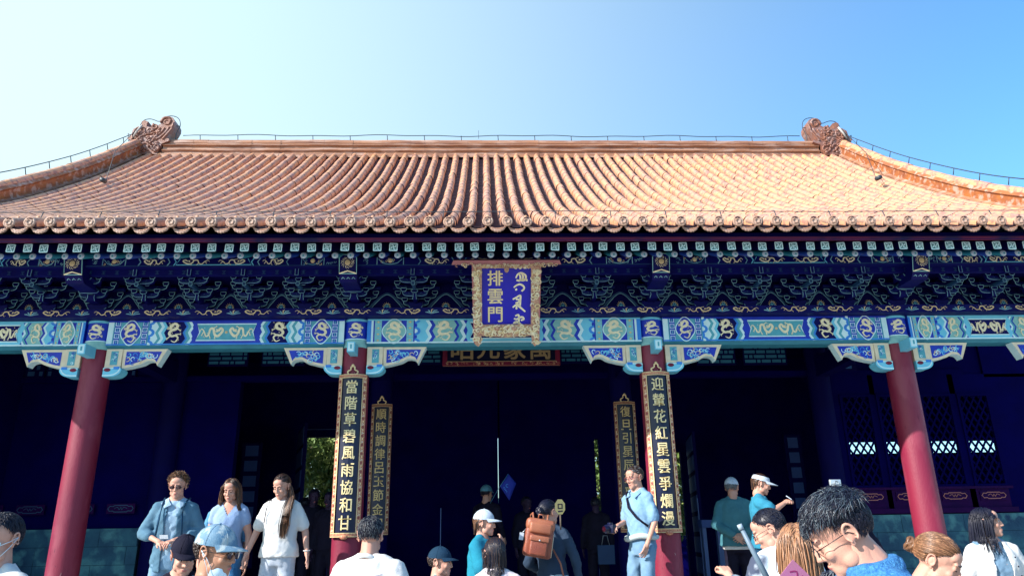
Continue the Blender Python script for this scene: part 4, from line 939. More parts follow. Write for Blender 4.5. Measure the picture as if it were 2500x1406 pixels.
H_BLOND = mat('highlighted_hair', (.42, .22, .11), .38, (.16, .06, .035), 24, .9, spec=.5, stretch=(4, 4, .3))
H_GREY = mat('grey_hair', (.16, .17, .18), .4, (.05, .06, .07), 60, .8, spec=.5)
GLASSM = mat('dark_lens', (.03, .004, .01), .12, spec=.8); FRAME = mat('glasses_frame', (.008, .008, .012), .25)
MASKM = mat('pale_mask_cloth', (.62, .76, .84), .8, (.5, .66, .76), 10, .5)

class Person:
    """joints are given for a 1.72 m figure facing -y; H scales it"""
    def __init__(s, label, loc, H=1.72, face=0, lean=0, side=0, head=(0, 0, 0), build=1.0, female=False, skin=None, vox=.012, group=None, child=False):
        s.k = H/1.72; s.root = empty('person', loc, R(face)); tag(s.root, label, 'person', group or 'visitors at the gate')
        s.fem = female; s.b = build; s.skin = skin or SKIN; s.vox = vox; s.child = child
        s.hk = s.k if not child else s.k**.55
        T = Matrix.Translation
        piv = Vector((0, 0, .95*s.k)); s.L = T(piv) @ Matrix.Rotation(R(side), 4, 'Y') @ Matrix.Rotation(R(lean), 4, 'X') @ T(-piv)
        nk = s.L @ Vector((0, .005, 1.497*s.k)); hy, hp, hr = head
        s.hc = T(nk) @ Matrix.Rotation(R(hy), 4, 'Z') @ Matrix.Rotation(R(hp), 4, 'X') @ Matrix.Rotation(R(hr), 4, 'Y') @ T(Vector((0, -.014, .098*s.hk))) @ Matrix.Scale(s.hk, 4)
        s.nk = nk; s.body = MB(); s.parts = []
        s.arms = []
    def P(s, x, y, z, lean=True):
        v = Vector((x*s.k, y*s.k, z*s.k)); return s.L @ v if lean else v
    def hp(s, x, y, z): return s.hc @ Vector((x, y, z))
    def torso(s, mb, off=0, m=None, z0=.84, z1=1.46, sleeves=None, loose=0, taper=None, yoff=0):
        k = s.k; sh = (.165 if s.fem else .190)*s.b; m = m or s.skin
        prof = [(.80, .150, .105, .01), (.88, .172, .118, .015), (.96, .166 if s.fem else .160, .110, .01), (1.06, .128 if s.fem else .145, .095, 0), (1.16, .135 if s.fem else .155, .100, 0),
                (1.26, .150 if s.fem else .172, .115 if s.fem else .112, -.005), (1.33, .148 if s.fem else .168, .105, 0), (1.385, .130 if s.fem else .148, .088, .005), (1.435, .090, .068, .01), (1.49, .056, .056, .012)]
        zs = [p[0] for p in prof]; rings = []
        for z in np.linspace(z0, z1, 15):
            hw = float(np.interp(z, zs, [p[1] for p in prof]))*s.b; hd = float(np.interp(z, zs, [p[2] for p in prof]))*(.5+.5*s.b); yc = float(np.interp(z, zs, [p[3] for p in prof]))
            lo = loose*min(1, max(0, (1.38-z)/.25)); hw = max(hw, .135*s.b*(lo > 0)*1.0) if lo else hw
            rings.append(((0, yc+yoff, z), (hw+off+lo), (hd+off+lo)))
        vs0 = mb.n; mb.loft(rings, m, 22)
        for i in range(vs0, mb.n): mb.v[i] = tuple(s.P(*mb.v[i]))
    def limb(s, mb, a, b, ra, rb, m, off=0, lean=True):
        mb.limb(s.P(*a, lean=lean), s.P(*b, lean=lean), (ra+off)*s.k, (rb+off)*s.k, m, 14)
    def hand(s, wr, el, normal=(0, 0, -1), curl=.5, spread=.12, side=1):
        """palm and five fingers as one fine mesh joined to the body"""
        k = s.k; wr = Vector(wr); d = (wr-Vector(el)).normalized(); nn = Vector(normal); nn = (nn-d*nn.dot(d)).normalized(); x = d.cross(nn)*side
        mb = MB(); m = s.skin
        mb.limb(wr-d*.03*k, wr+d*.02*k, .026*k, .024*k, m, 10)
        for q, L in ((-.026, .078), (-.009, .082), (.009, .080), (.026, .070)): mb.limb(wr+d*.015*k+x*q*.7*k, wr+d*L*k+x*q*k, .0145*k, .0115*k, m, 8)
        for i, (q, L) in enumerate(((-.030, .062), (-.010, .076), (.010, .072), (.028, .056))):
            p = wr+d*.080*k+x*q*1.02*k; a = spread*(i-1.5); dd = (d*math.cos(a)+x*math.sin(a)); c = curl*.5
            for seg, f_ in ((.45, .0088), (.32, .0080), (.23, .0072)):
                d2 = (dd*math.cos(c)+nn*math.sin(c)).normalized(); p2 = p+d2*L*seg*k; mb.limb(p, p2, f_*k, f_*.93*k, m, 8); p = p2; c += curl*.75
        p = wr+d*.028*k-x*.022*k; dd = (d*.75-x*.55+nn*.35).normalized(); p2 = p+dd*.036*k; mb.limb(p, p2, .013*k, .0105*k, m, 8); d3 = (d*.9-x*.15+nn*.45).normalized(); mb.limb(p2, p2+d3*.030*k, .0102*k, .0085*k, m, 8)
        V, F_ = remesh(mb, .0042*k if s.vox < .014 else .006, smooth=3); s.body_extra.append((V, F_))
    body_extra = None
    def build_body(s, arms, legs=None, hands=None, skirt=False):
        """arms: [(shoulder side, elbow, wrist)]"""
        s.body_extra = []; mb = MB(); s.arms = []; m = s.skin
        s.torso(mb)
        sh = (.145 if s.fem else .168)*s.b
        for i, (sg, el, wr) in enumerate(arms):
            a = (sg*sh, .0, 1.372); s.limb(mb, (sg*.035, .012, 1.462), a, .040, .050, m); s.limb(mb, a, el, .050*s.b, .038*s.b, m); s.limb(mb, el, wr, .038*s.b, .025*s.b, m)
            s.arms.append((sg, a, el, wr))
        legs = legs or [(-1, (-.10, 0, .49), (-.105, .02, .09)), (1, (.10, 0, .49), (.105, .02, .09))]; s.legs = legs
        for sg, kn, an in legs:
            s.limb(mb, (sg*.085, 0, .88), kn, .085*s.b, .055*s.b, m, lean=False); s.limb(mb, kn, an, .055*s.b, .036*s.b, m, lean=False); s.limb(mb, (an[0], an[1], .04), (an[0]+sg*.01, an[1]-.16, .035), .038, .032, m, lean=False)
        n0, n1 = s.nk, s.hp(0, .015, -.04); mb.limb(n0-Vector((0, 0, .05*s.k)), n1, (.054 if s.fem else .062)*s.k, (.050 if s.fem else .056)*s.k, m, 14)
        V, F_ = remesh(mb, s.vox*s.k, smooth=4); s.body_extra.append((V, F_))
        # head, at a finer voxel, joined over the neck
        mb = MB(); hd = lambda c, r: mb.ball((0, 0, 0), r, m, 20, 14, fn=lambda x, y, z: s.hp(x+c[0], y+c[1], z+c[2]))
        hd((0, .016, .034), (.076, .094, .086)); hd((0, -.028, -.022), (.060, .062, .082)); hd((0, -.05, -.075), (.040, .040, .036)); hd((0, -.071, -.094), (.022, .020, .018))
        for sg in (-1, 1):
            hd((sg*.034, -.064, -.024), (.024, .022, .022)); hd((sg*.045, -.02, -.065), (.018, .03, .028)); hd((sg*.027, -.080, .030), (.024, .012, .008)); hd((sg*.012, -.092, -.030), (.009, .010, .008))
            hd((sg*.030, -.076, .008), (.014, .011, .010))
        hd((0, -.086, .012), (.009, .012, .020)); hd((0, -.097, -.010), (.009, .013, .018)); hd((0, -.103, -.026), (.012, .013, .010))
        hd((0, -.086, -.056), (.021, .012, .0065)); hd((0, -.084, -.066), (.017, .012, .007)); hd((0, -.055, .055), (.055, .035, .04))
        mb.limb(s.hp(0, .02, -.04), s.hp(0, .03, -.12), .05*s.hk, .052*s.hk, m, 14)
        V, F_ = remesh(mb, (.0052 if s.vox < .0135 else .008)*s.hk, smooth=3); s.body_extra.append((V, F_))
        mb = MB()                                   # ears: rim, bowl and lobe
        for sg in (-1, 1):
            e = [(sg*(.076+.010*abs(math.sin(a))*1), .020+.019*math.cos(a)*(1 if math.sin(a) > -.5 else .7), .002+.031*math.sin(a)) for a in np.linspace(-.9, 4.0, 14)]
            mb.tube([s.hp(*p) for p in e], [.0045*s.hk, .0055*s.hk, .0055*s.hk, .0042*s.hk], m, 6)
            mb.ball((0, 0, 0), (.0075, .015, .025), m, 10, 8, fn=lambda x, y, z: s.hp(x+sg*.073, y+.018, z+.002)); mb.ball((0, 0, 0), (.006, .009, .010), m, 8, 6, fn=lambda x, y, z: s.hp(x+sg*.075, y+.010, z-.027))
        V, F_ = remesh(mb, .0035*s.hk if s.vox < .0135 else .006*s.hk, smooth=1); s.body_extra.append((V, F_))
        if hands is None: hands = [{} for _ in arms]
        for (sg, a, el, wr), hk in zip(s.arms, hands):
            if hk is not None: s.hand(s.P(*wr), s.P(*el), side=hk.get('side', -sg), normal=hk.get('normal', (-sg, 0, 0)), curl=hk.get('curl', .45), spread=hk.get('spread', .10))
        out = MB(); inv = s.hc.inverted()
        for V, F_ in s.body_extra: out.add(V, F_, m, True)
        # lips tinted on the one surface
        li = out.mi(LIP); A = np.array(out.v); Mi = np.array(inv); H_ = A@Mi[:3, :3].T+Mi[:3, 3]
        sel = (np.abs(H_[:, 0]) < .021) & (H_[:, 1] < -.088) & (np.abs(H_[:, 2]+.061) < .0085*(1-.5*np.abs(H_[:, 0])/.021))
        for i, f in enumerate(out.f):
            if sel[f[0]] and sel[f[2 % len(f)]]: out.m[i] = li
        o = out.build('body', s.root, fix=False); s.bodyo = o
        return o
    def eyes(s, closed=False, brow=H_DARK):
        for sg in (-1, 1):
            mb = MB(); c = (sg*.030, -.0865, .006)
            if closed: mb.tube([s.hp(c[0]+q*.016, c[1]-.002+.004*q*q, c[2]-.004+.003*q*q) for q in (-1, -.4, .2, .8)], .0022*s.hk, EYED, 5)
            else:
                mb.ball((0, 0, 0), (.013, .006, .0062), EYEW, 10, 8, fn=lambda x, y, z: s.hp(x+c[0], y+c[1], z+c[2])); mb.ball((0, 0, 0), (.0062, .003, .006), EYED, 8, 6, fn=lambda x, y, z: s.hp(x+c[0], y+c[1]-.0045, z+c[2]))
                mb.tube([s.hp(c[0]+q*.016, c[1]-.005+.005*q*q, c[2]+.006-.004*q*q) for q in (-1, -.4, .2, .8)], .0016*s.hk, EYED, 5)
            mb.build('eye', s.root)
            mb = MB(); mb.tube([s.hp(sg*(.012+.036*t), -.092+.012*t*t, .026+.006*math.sin(t*2.6)) for t in np.linspace(0, 1, 6)], [.003*s.hk, .0042*s.hk, .0018*s.hk], brow, 5); mb.build('eyebrow', s.root)
    def top(s, m, name='shirt', off=.012, z0=.86, z1=1.45, sleeve=.55, loose=.0, sl_r=.012, neck=0, disp=.0065, arms=True, zcut=None, vox=None, collar=None, layer=0, vneck=0, cr=.066, cth=.016):
        """sleeve: 0..1 to the elbow, 1..2 to the wrist"""
        mb = MB(); s.torso(mb, off, m, z0, z1, loose=loose)
        for sg, a, el, wr in s.arms if arms else ():
            s.limb(mb, (sg*.055, .012, 1.442), a, .040+off*.6, .050+off, m)
            A, E_, W = Vector(a), Vector(el), Vector(wr)
            if sleeve <= 1: e = A+(E_-A)*sleeve; s.limb(mb, a, e, .050*s.b+off, .046*s.b+sl_r, m)
            else:
                s.limb(mb, a, el, .050*s.b+off, .042*s.b+sl_r, m); e = E_+(W-E_)*(sleeve-1); s.limb(mb, el, e, .042*s.b+sl_r, .032*s.b+sl_r, m)
        V, F_ = remesh(mb, (vox or s.vox)*s.k, smooth=5, disp=disp*s.k, dsc=16)
        if vneck:
            inv = np.array(s.L.inverted()); Q = (V@inv[:3, :3].T+inv[:3, 3])/s.k
            op = (Q[:, 1] < .02) & (Q[:, 2] > 1.455-vneck+np.abs(Q[:, 0])*vneck/.085)
            F_ = [f for f in F_ if not all(op[i] for i in f)]
        out = MB(); out.add(V, F_, m, True)
        if collar:
            for q, zz in ((0, 0),):
                pts = []; 
                for a in np.linspace(-2.6 if collar == 'open' else -3.0, 2.6 if collar == 'open' else 3.0, 22):
                    r_ = cr+.004*math.cos(a); dz = -.035*max(0, math.cos(a*.55)-.0)*0
                    frontness = max(0, -math.cos(a+math.pi))  # 1 at back
                    pts.append(s.P(math.sin(a)*r_, .012+math.cos(a)*r_*.95, 1.475-.045*(1-frontness)))
                out.tube(pts, [cth*.75*s.k, cth*s.k, cth*s.k, cth*.75*s.k], m, 8)
        return out.build(name, s.root, fix=False)
    def collar_flaps(s, m, name='collar'):
        mb = MB()
        for sg in (-1, 1):
            a = [s.P(sg*.055, .055, 1.485), s.P(sg*.072, -.01, 1.475), s.P(sg*.05, -.075, 1.44), s.P(sg*.02, -.10, 1.40)]; b = [s.P(sg*.085, .065, 1.45), s.P(sg*.112, -.01, 1.445), s.P(sg*.10, -.085, 1.405), s.P(sg*.075, -.125, 1.37)]
            n = 4; mb.add(a+b+[p+Vector((0, 0, .006)) for p in a+b], [(i, i+1, n+i+1, n+i) for i in range(3)]+[(2*n+i, 2*n+i+1, 3*n+i+1, 3*n+i) for i in range(3)]+[(n+i, n+i+1, 3*n+i+1, 3*n+i) for i in range(3)]+[(i, i+1, 2*n+i+1, 2*n+i) for i in range(3)], m)
        mb.build(name, s.root)
    def trousers(s, m, off=.014, name='trousers', z1=1.02, loose=.01):
        mb = MB(); s.torso(mb, off*.7, m, .80, z1)
        for sg, kn, an in s.legs:
            s.limb(mb, (sg*.085, 0, .87), kn, .085*s.b+off, .056*s.b+off+loose, m, lean=False); s.limb(mb, kn, (an[0], an[1], an[2]+.02), .056*s.b+off+loose, .045*s.b+off+loose, m, lean=False)
        V, F_ = remesh(mb, .016*s.k, smooth=5, disp=.006, dsc=14); out = MB(); out.add(V, F_, m, True); out.build(name, s.root, fix=False)
        mb = MB()
        for sg, kn, an in s.legs:
            mb2 = mb; s.limb(mb2, (an[0], an[1]+.01, .045), (an[0]+sg*.01, an[1]-.17, .04), .047, .040, EYED, lean=False)
            o = mb2.build('shoe', s.root); mb = MB()
    def hair(s, m, style='short', n=320, L=.05, part=None, seed=1, cap=True, w=.0032, line=.06, m2=None, vol=0, messy=.3, tail=None, curl=0, topz=-9, maxz=9, name='hair'):
        r = np.random.default_rng(seed); mb = MB(); mats = [m, m, m2 or m]
        c0 = np.array([0, .020, .036]); rad = np.array([.080+vol, .098+vol, .090+vol])
        hm = np.array(s.hc)
        def ok(d):                                   # scalp region, d unit direction in the head frame
            x, y, z = d; fr = max(0, -y)
            lim = -.62 if y > .25 else (-.12+(.25-y)*.25 if y > -.35 else .10+(fr-.35)*(line*10))
            return z > lim
        if cap:
            nu, nv = 30, 18; vs = []; keep = []
            for i in range(nv+1):
                t = math.pi*i/nv*.86
                for j in range(nu):
                    p = 2*math.pi*j/nu; d = np.array([math.sin(t)*math.cos(p), math.sin(t)*math.sin(p), math.cos(t)])
                    kk = ok(d); q = c0+rad*d*(1.0+.012*math.sin(9*p+3*t)+.01*math.sin(17*p)) if kk else c0+rad*d*.90
                    vs.append(tuple((hm[:3, :3]@q+hm[:3, 3]))); keep.append(kk)
            fs = [(i*nu+j, (i+1)*nu+j, (i+1)*nu+(j+1) % nu, i*nu+(j+1) % nu) for i in range(nv) for j in range(nu)]
            fs = [f for f in fs if sum(keep[q] for q in f) >= 2]
            mb.add(vs, fs, m, True)
        segs = 7 if style != 'long' else 12; cnt = 0; inv = np.linalg.inv(hm)
        G = hm[:3, :3].T@np.array([0, 0, -1.]); G /= np.linalg.norm(G)
        while cnt < n:
            d = r.normal(size=3); d /= np.linalg.norm(d)
            if not ok(d) or d[2] < topz or d[2] > maxz: continue
            cnt += 1; p = c0+rad*d*.99; pts = [p]; l = L*r.uniform(.7, 1.15)
            if style == 'long':
                side = np.sign(d[0]-(part or 0))+(.0); v = np.array([side*.9*(d[2] > .3), .5 if d[1] > -.2 else .15, -.4])
                if tail is not None: tg = np.array(tail); v = tg-p; v /= np.linalg.norm(v)
            elif style == 'back': v = np.array([d[0]*.2, .9, .15])
            elif style == 'forward': v = np.array([d[0]*.3+.1, -.9, -.1])+(.75*d if topz > 0 else 0)
            elif style == 'up': v = d*1.0+np.array([.1, .2, .4])
            elif style == 'bun': v = np.array([0, .10, .03])+np.array([0, .0, 0])-p*np.array([1, .2, .6]); v = (np.array([0, .13, .02])-p)
            else: v = np.array([d[0]*.5, .25*np.sign(d[1]+.3), -.8 if d[2] < .75 else -.2])
            v = v+r.normal(size=3)*messy*.5; v /= np.linalg.norm(v)
            step = l/segs; tot = 0
            for i in range(segs):
                if style == 'long':
                    if tail is not None:
                        tg = np.array(tail)
                        if i < segs*.45: v = (tg-p); v /= (np.linalg.norm(v)+1e-6); st = min(step, np.linalg.norm(tg-p))
                        else: v = G*1.0+r.normal(size=3)*.08; st = step
                        v /= np.linalg.norm(v)
                    else: v = v*.55+G*.5+r.normal(size=3)*.03; st = step
                    v /= np.linalg.norm(v)
                elif style == 'bun':
                    v = (np.array([0, .125, .02])-p); nn_ = np.linalg.norm(v); v /= nn_+1e-6; st = min(l*2/segs, nn_)
                else: v = v*.8+G*.12*(0 if style == 'up' else 1)+r.normal(size=3)*curl; v /= np.linalg.norm(v); st = step
                if style in ('short', 'back', 'forward'):
                    nn2 = (p-c0)/rad**2; nn2 /= np.linalg.norm(nn2); v = v-nn2*(v@nn2)*((.92 if i else .6) if topz < 0 else (.85 if i > 2 else .25)); v /= np.linalg.norm(v)+1e-9
                p = p+v*st; e = (p-c0)/(rad*(1.0+.03*r.random())); q = np.linalg.norm(e)
                if q < 1.02 and style != 'up': p = c0+(p-c0)/max(q, .3)*1.03
                if style == 'long' and p[2] < .06 and p[1] < -.02:      # leave the face open
                    p = p.copy(); p[1] = max(p[1], -.035-.02*r.random()) if abs(p[0]) > .06 else p[1]
                    if abs(p[0]) < .074: p[0] = math.copysign(.074+.012*r.random(), p[0] if p[0] else 1)
                pts.append(p)
            P = [tuple(hm[:3, :3]@q+hm[:3, 3]) for q in pts]
            if style == 'long' or s.k > 0:               # stay off the shoulders
                P2 = []
                for q in P:
                    q = Vector(q); loc = s.L.inverted() @ q; zt = loc.z/s.k
                    if zt < 1.47:
                        rx, ry = (.115, .10) if zt > 1.40 else (.17, .125)
                        e = math.hypot(loc.x/(rx*s.k), (loc.y)/(ry*s.k))
                        if e < 1.12 and e > 1e-3: f_ = 1.12/e; loc.y *= f_; loc.x *= (1+(f_-1)*.3); q = s.L @ loc
                    P2.append(q)
                P = P2
            mb.tube(P, [w*s.hk*.9, w*s.hk*1.2, w*s.hk*1.1, w*s.hk*.35], mats[r.integers(0, 3)], 4, cap=False)
        if style == 'bun':
            q = [s.hp(0+.03*math.cos(a)*(1-.1*i/40), .135+.018*math.sin(i*.5), .02+.03*math.sin(a)) for i, a in enumerate(np.linspace(0, 18, 60))]; mb.tube(q, .010*s.hk, m, 6)
            mb.ball((0, 0, 0), (.034, .028, .034), m, 12, 8, fn=lambda x, y, z: s.hp(x, y+.135, z+.02))
        return mb.build(name, s.root, fix=False)
    def cap_(s, m, brim=.085, name='cap', tilt=0, m2=None, visor=False):
        mb = MB(); q = lambda x, y, z: s.hp(x, y, z)
        nu, nv = 28, 8; vs = []
        lo = .0
        for i in range(nv+1):
            t = math.pi/2*i/nv*1.02
            for j in range(nu):
                p = 2*math.pi*j/nu; rx, ry, rz = .089, .108, .098
                if visor and i < 5: pass
                vs.append(q(rx*math.sin(t)*math.cos(p), .014+ry*math.sin(t)*math.sin(p), .040+rz*math.cos(t)*(1+.02*math.sin(6*p))))
        fs = [(i*nu+j, (i+1)*nu+j, (i+1)*nu+(j+1) % nu, i*nu+(j+1) % nu) for i in range(nv) for j in range(nu) if not (visor and i < 5)]
        mb.add(vs, fs, m, True)
        if not visor:
            mb.ball((0, 0, 0), (.008, .008, .005), m, 8, 6, fn=lambda x, y, z: q(x, y+.014, z+.140))
            for k in range(6):
                p = k*math.pi/3; mb.tube([q(.0895*math.sin(t)*math.cos(p), .014+.1085*math.sin(t)*math.sin(p), .0405+.0985*math.cos(t)*(1+.02*math.sin(6*p))) for t in np.linspace(0.05, 1.55, 8)], .0012*s.hk, m2 or m, 4)
        o = mb.build(name, s.root)
        b = MB(); n = 14; up, dn = [], []
        for sgn, lst, dz in ((1, up, .003), (-1, dn, -.003)):
            for r_ in (0, .5, 1):
                for a in np.linspace(-1.15, 1.15, n):
                    x = .088*math.sin(a)*(1-.03*r_); y = .014-.104*math.cos(a)-(brim*math.cos(a*1.15)**.8 if math.cos(a*1.15) > 0 else 0)*r_; z = .046-.014*r_-.018*(abs(a)/1.15)**2*(r_)+dz
                    lst.append(q(x, y, z))
        b.add(up+dn, [(i*n+j, i*n+j+1, (i+1)*n+j+1, (i+1)*n+j) for i in range(2) for j in range(n-1)]+[(3*n+i*n+j, 3*n+i*n+j+1, 3*n+(i+1)*n+j+1, 3*n+(i+1)*n+j) for i in range(2) for j in range(n-1)]+[(2*n+j, 2*n+j+1, 5*n+j+1, 5*n+j) for j in range(n-1)], m2 or m, True)
        b.build('brim', o); return o
    def glasses(s, sun=False, m=None):
        mb = MB(); m = m or FRAME
        for sg in (-1, 1):
            c = [s.hp(sg*.031+.024*math.cos(a), -.103+.006*abs(math.cos(a)), .002+.017*math.sin(a)) for a in np.linspace(0, 2*math.pi, 15)]
            mb.tube(c, .0016*s.hk, m, 5)
            if sun: mb.add([s.hp(sg*.031+.023*math.cos(a), -.104+.006*abs(math.cos(a)), .002+.016*math.sin(a)) for a in np.linspace(0, 2*math.pi, 15)[:-1]], [list(range(14))], GLASSM)
            mb.tube([s.hp(sg*.055, -.097, .006), s.hp(sg*.074, -.06, .008), s.hp(sg*.083, .015, .010), s.hp(sg*.084, .03, -.004)], .0015*s.hk, m, 5)
        mb.tube([s.hp(-.008, -.105, .005), s.hp(0, -.108, .008), s.hp(.008, -.105, .005)], .0014*s.hk, m, 5)
        return mb.build('sunglasses' if sun else 'glasses', s.root)
    def mask(s, low=False):
        dz = -.045 if low else 0; mb = MB(); n, k = 11, 7; vs = []
        for i in range(k):
            v = -1+2*i/(k-1)
            for j in range(n):
                u = -1+2*j/(n-1); x = .064*math.sin(u*1.35)*(1-.12*abs(v)); y = -.112*math.cos(u*1.12)-.0+(.012*abs(v)); z = -.050+v*.045*(1-.35*abs(u))+dz+(.022*abs(u))
                if low: y += .022
                vs.append(s.hp(x, y, z))
        mb.add(vs, [(i*n+j, i*n+j+1, (i+1)*n+j+1, (i+1)*n+j) for i in range(k-1) for j in range(n-1)], MASKM, True)
        for sg in (-1, 1):
            for zz in (-.02+dz, -.075+dz): mb.tube([s.hp(sg*.062, -.05+(.02 if low else 0), zz), s.hp(sg*.078, -.01, (zz+.01)*.5), s.hp(sg*.084, .030, .012)], .0014*s.hk, MASKM, 4)
        return mb.build('face_mask', s.root)
def thing(name, loc, label, cat, rz=0, group=None): o = empty(name, loc, rz); tag(o, label, cat, group); return o
def vest_strip(p, m, pts, r=.009, name='strap', n=6):
    mb = MB(); mb.tube([p.P(*q) for q in pts], r*p.k, m, n); return mb.build(name, p.root)
def plain_limb_arms(sp=.24, z=1.10, zw=.86, y=-.02): return [(-1, (-sp, .02, z), (-sp-.01, y-.03, zw)), (1, (sp, .02, z), (sp+.01, y-.03, zw))]
DENIM = cloth('denim_shirt_cloth', (.055, .13, .20), (.12, .22, .30), 9)
DENIMD = cloth('dark_teal_denim', (.015, .06, .12), (.01, .035, .08), 7)
PALEB = cloth('pale_blue_cotton', (.24, .36, .48), (.32, .44, .54), 8)
JEAN = cloth('faded_jeans', (.09, .19, .32), (.22, .34, .44), 8); JEANB = cloth('blue_jeans', (.02, .10, .24), (.05, .18, .34), 6)
JEANW = cloth('pale_grey_jeans', (.40, .44, .50), (.28, .33, .42), 60)
WHITEC = cloth('white_cotton', (.58, .58, .56), (.46, .48, .54), 5); PINKW = cloth('pinkish_white_cotton', (.60, .52, .54), (.50, .44, .50), 5)
BLACKC = cloth('black_cotton', (.006, .006, .016), (.012, .010, .03), 5); GREYC = cloth('grey_jersey', (.03, .05, .085), (.015, .03, .06), 5)
TEALC = cloth('teal_cotton', (.015, .21, .30), (.01, .13, .22), 6); TEALV = cloth('bright_teal_cotton', (.03, .21, .32), (.02, .14, .24), 6)
SAGEC = cloth('grey_green_cotton', (.055, .18, .22), (.035, .12, .16), 6); SKYC = cloth('sky_blue_cotton', (.15, .28, .44), (.24, .38, .50), 8)
CAPB = cloth('worn_blue_cap_cloth', (.045, .14, .25), (.26, .36, .42), 9, c3=(.42, .48, .48), sc3=22, amt3=.7); CAPN = cloth('dark_navy_cap_cloth', (.008, .03, .06), (.01, .04, .09), 8); CAPW = cloth('white_cap_cloth', (.46, .52, .60), (.36, .44, .54), 5)
LEATH = mat('brown_leather', (.26, .07, .035), .4, (.17, .04, .03), 8, .7, .5, 90, spec=.4); LEATH2 = mat('light_brown_leather', (.34, .12, .06), .42, (.24, .07, .045), 8, .7, .4, 90)
ENAMEL = mat('blue_knit', (.008, .09, .30), .85, (.06, .24, .46), 90, .9, .9, 160)

def blue_denim_pattern(p): pass
# 1 masked man at the left edge
p = Person('man in a pale blue mask and white shirt cut by the left edge', (-2.615, 3.9, 0), 1.76, face=-18, head=(6, 4, 0), vox=.011)
p.build_body(plain_limb_arms()); p.eyes(closed=False, brow=H_BLACK); p.hair(H_BLACK, 'short', 1500, .018, seed=2, messy=.3, line=.11, w=.0013); p.mask()
p.top(WHITEC, 'shirt', off=.022, sleeve=1.8, loose=.02); p.collar_flaps(WHITEC); p.trousers(JEANB)
# 2 man in sunglasses and open denim shirt on the terrace
p = Person('man in sunglasses and open denim shirt over pale blue, hands together at his waist', (-3.27, 7.62, .6), 1.665, face=8, head=(2, 12, 0), build=.92, vox=.012)
p.build_body([(-1, (-.27, .0, 1.14), (-.07, -.20, 1.06)), (1, (.26, .02, 1.14), (.08, -.20, 1.07))], hands=[dict(normal=(0, .3, -1), curl=.7), dict(normal=(0, .3, -1), curl=.7)])
p.hair(H_BROWN, 'up', 700, .032, seed=5, m2=H_DARK, vol=.006, messy=1.2, curl=.25, w=.003, line=.12); p.glasses(sun=True, m=H_DARK)
p.top(PALEB, 'shirt', off=.010, sleeve=.3, z0=.84); p.collar_flaps(PALEB)
def open_jacket(p, m, off=.026, z0=.78, sleeve=1.35, gap=.055, name='jacket', v=.0):
    mb = MB(); p.torso(mb, off, m, z0, 1.44, loose=.006)
    for sg, a, el, wr in p.arms:
        A, E_, W = Vector(a), Vector(el), Vector(wr); p.limb(mb, (sg*.075, 0, 1.42), a, .045, .050+off, m); p.limb(mb, a, el, .050*p.b+off, .042+.022, m)
        if sleeve > 1: p.limb(mb, el, E_+(W-E_)*(sleeve-1), .042+.022, .034+.024, m)
    V, F_ = remesh(mb, .012*p.k, smooth=4, disp=.005*p.k, dsc=15)
    inv = np.array(p.L.inverted()); Q = (V@inv[:3, :3].T+inv[:3, 3])/p.k
    op = (Q[:, 1] < -.03) & (np.abs(Q[:, 0]+.0) < gap+.05*np.clip((1.3-Q[:, 2]), 0, .2)+v) & (Q[:, 2] < 1.5)
    for sg, a, el, wr in p.arms:
        for t in np.linspace(0, 1, 8):
            for X0, X1 in ((el, wr),):
                c = np.array(X0)*(1-t)+np.array(X1)*t; op &= np.linalg.norm(Q-c, axis=1) > .085
    out = MB(); out.add(V, [f for f in F_ if not all(op[i] for i in f)], m, True); o = out.build(name, p.root, fix=False)
    md = o.modifiers.new('thickness', 'SOLIDIFY'); md.thickness = .004; return o
open_jacket(p, DENIM, off=.020); p.trousers(JEAN)
for s_ in (-1, 1):
    vest_strip(p, DENIMD, [(s_*.12, .04, 1.475), (s_*.10, -.09, 1.42), (s_*.105, -.145, 1.30), (s_*.12, -.14, 1.12)], .010)
mb = MB(); mb.box(-.035, .035, -.004, .0, -.025, .025, WHITEC); c = p.root.matrix_basis @ p.P(.0, -.30, 1.10)
t = thing('folded_paper', c, 'small white folded paper in the hands of the man in sunglasses', 'paper', rz=.3); o = mb.build('sheet', t); o.rotation_euler = (-.8, 0, .3)
# 3 person half hidden behind him
p = Person('person in patterned blue half hidden behind the shoulder of the man in sunglasses', (-3.06, 8.5, .6), 1.60, face=20, head=(10, 10, 0), female=True, vox=.014)
p.build_body(plain_limb_arms()); p.hair(H_BROWN, 'long', 260, .30, seed=8, m2=H_BLOND, vol=.004); p.top(cloth('patterned_blue', (.10, .28, .46), (.02, .1, .25), 60), 'blouse', off=.02, sleeve=.9); p.trousers(JEANB)
# 4 woman in pale blue V-neck
p = Person('woman in pale blue V neck top and jeans with shoulder length brown hair', (-2.93, 8.2, .6), 1.655, face=5, head=(-6, 16, 0), female=True, vox=.012)
p.build_body([(-1, (-.205, .05, 1.14), (-.20, .10, .92)), (1, (.215, .02, 1.12), (.225, -.03, .90))], hands=[{}, dict(curl=.9)])
p.eyes(closed=True); p.hair(H_DARK, 'long', 900, .33, seed=11, m2=H_BROWN, w=.0028, messy=.25)
o = p.top(cloth('pale_blue_jersey', (.22, .33, .54), (.32, .42, .58), 7), 'blouse', off=.009, sleeve=.42, vneck=.15, disp=.004); p.trousers(JEANB, off=.008, z1=1.0)
p2 = p
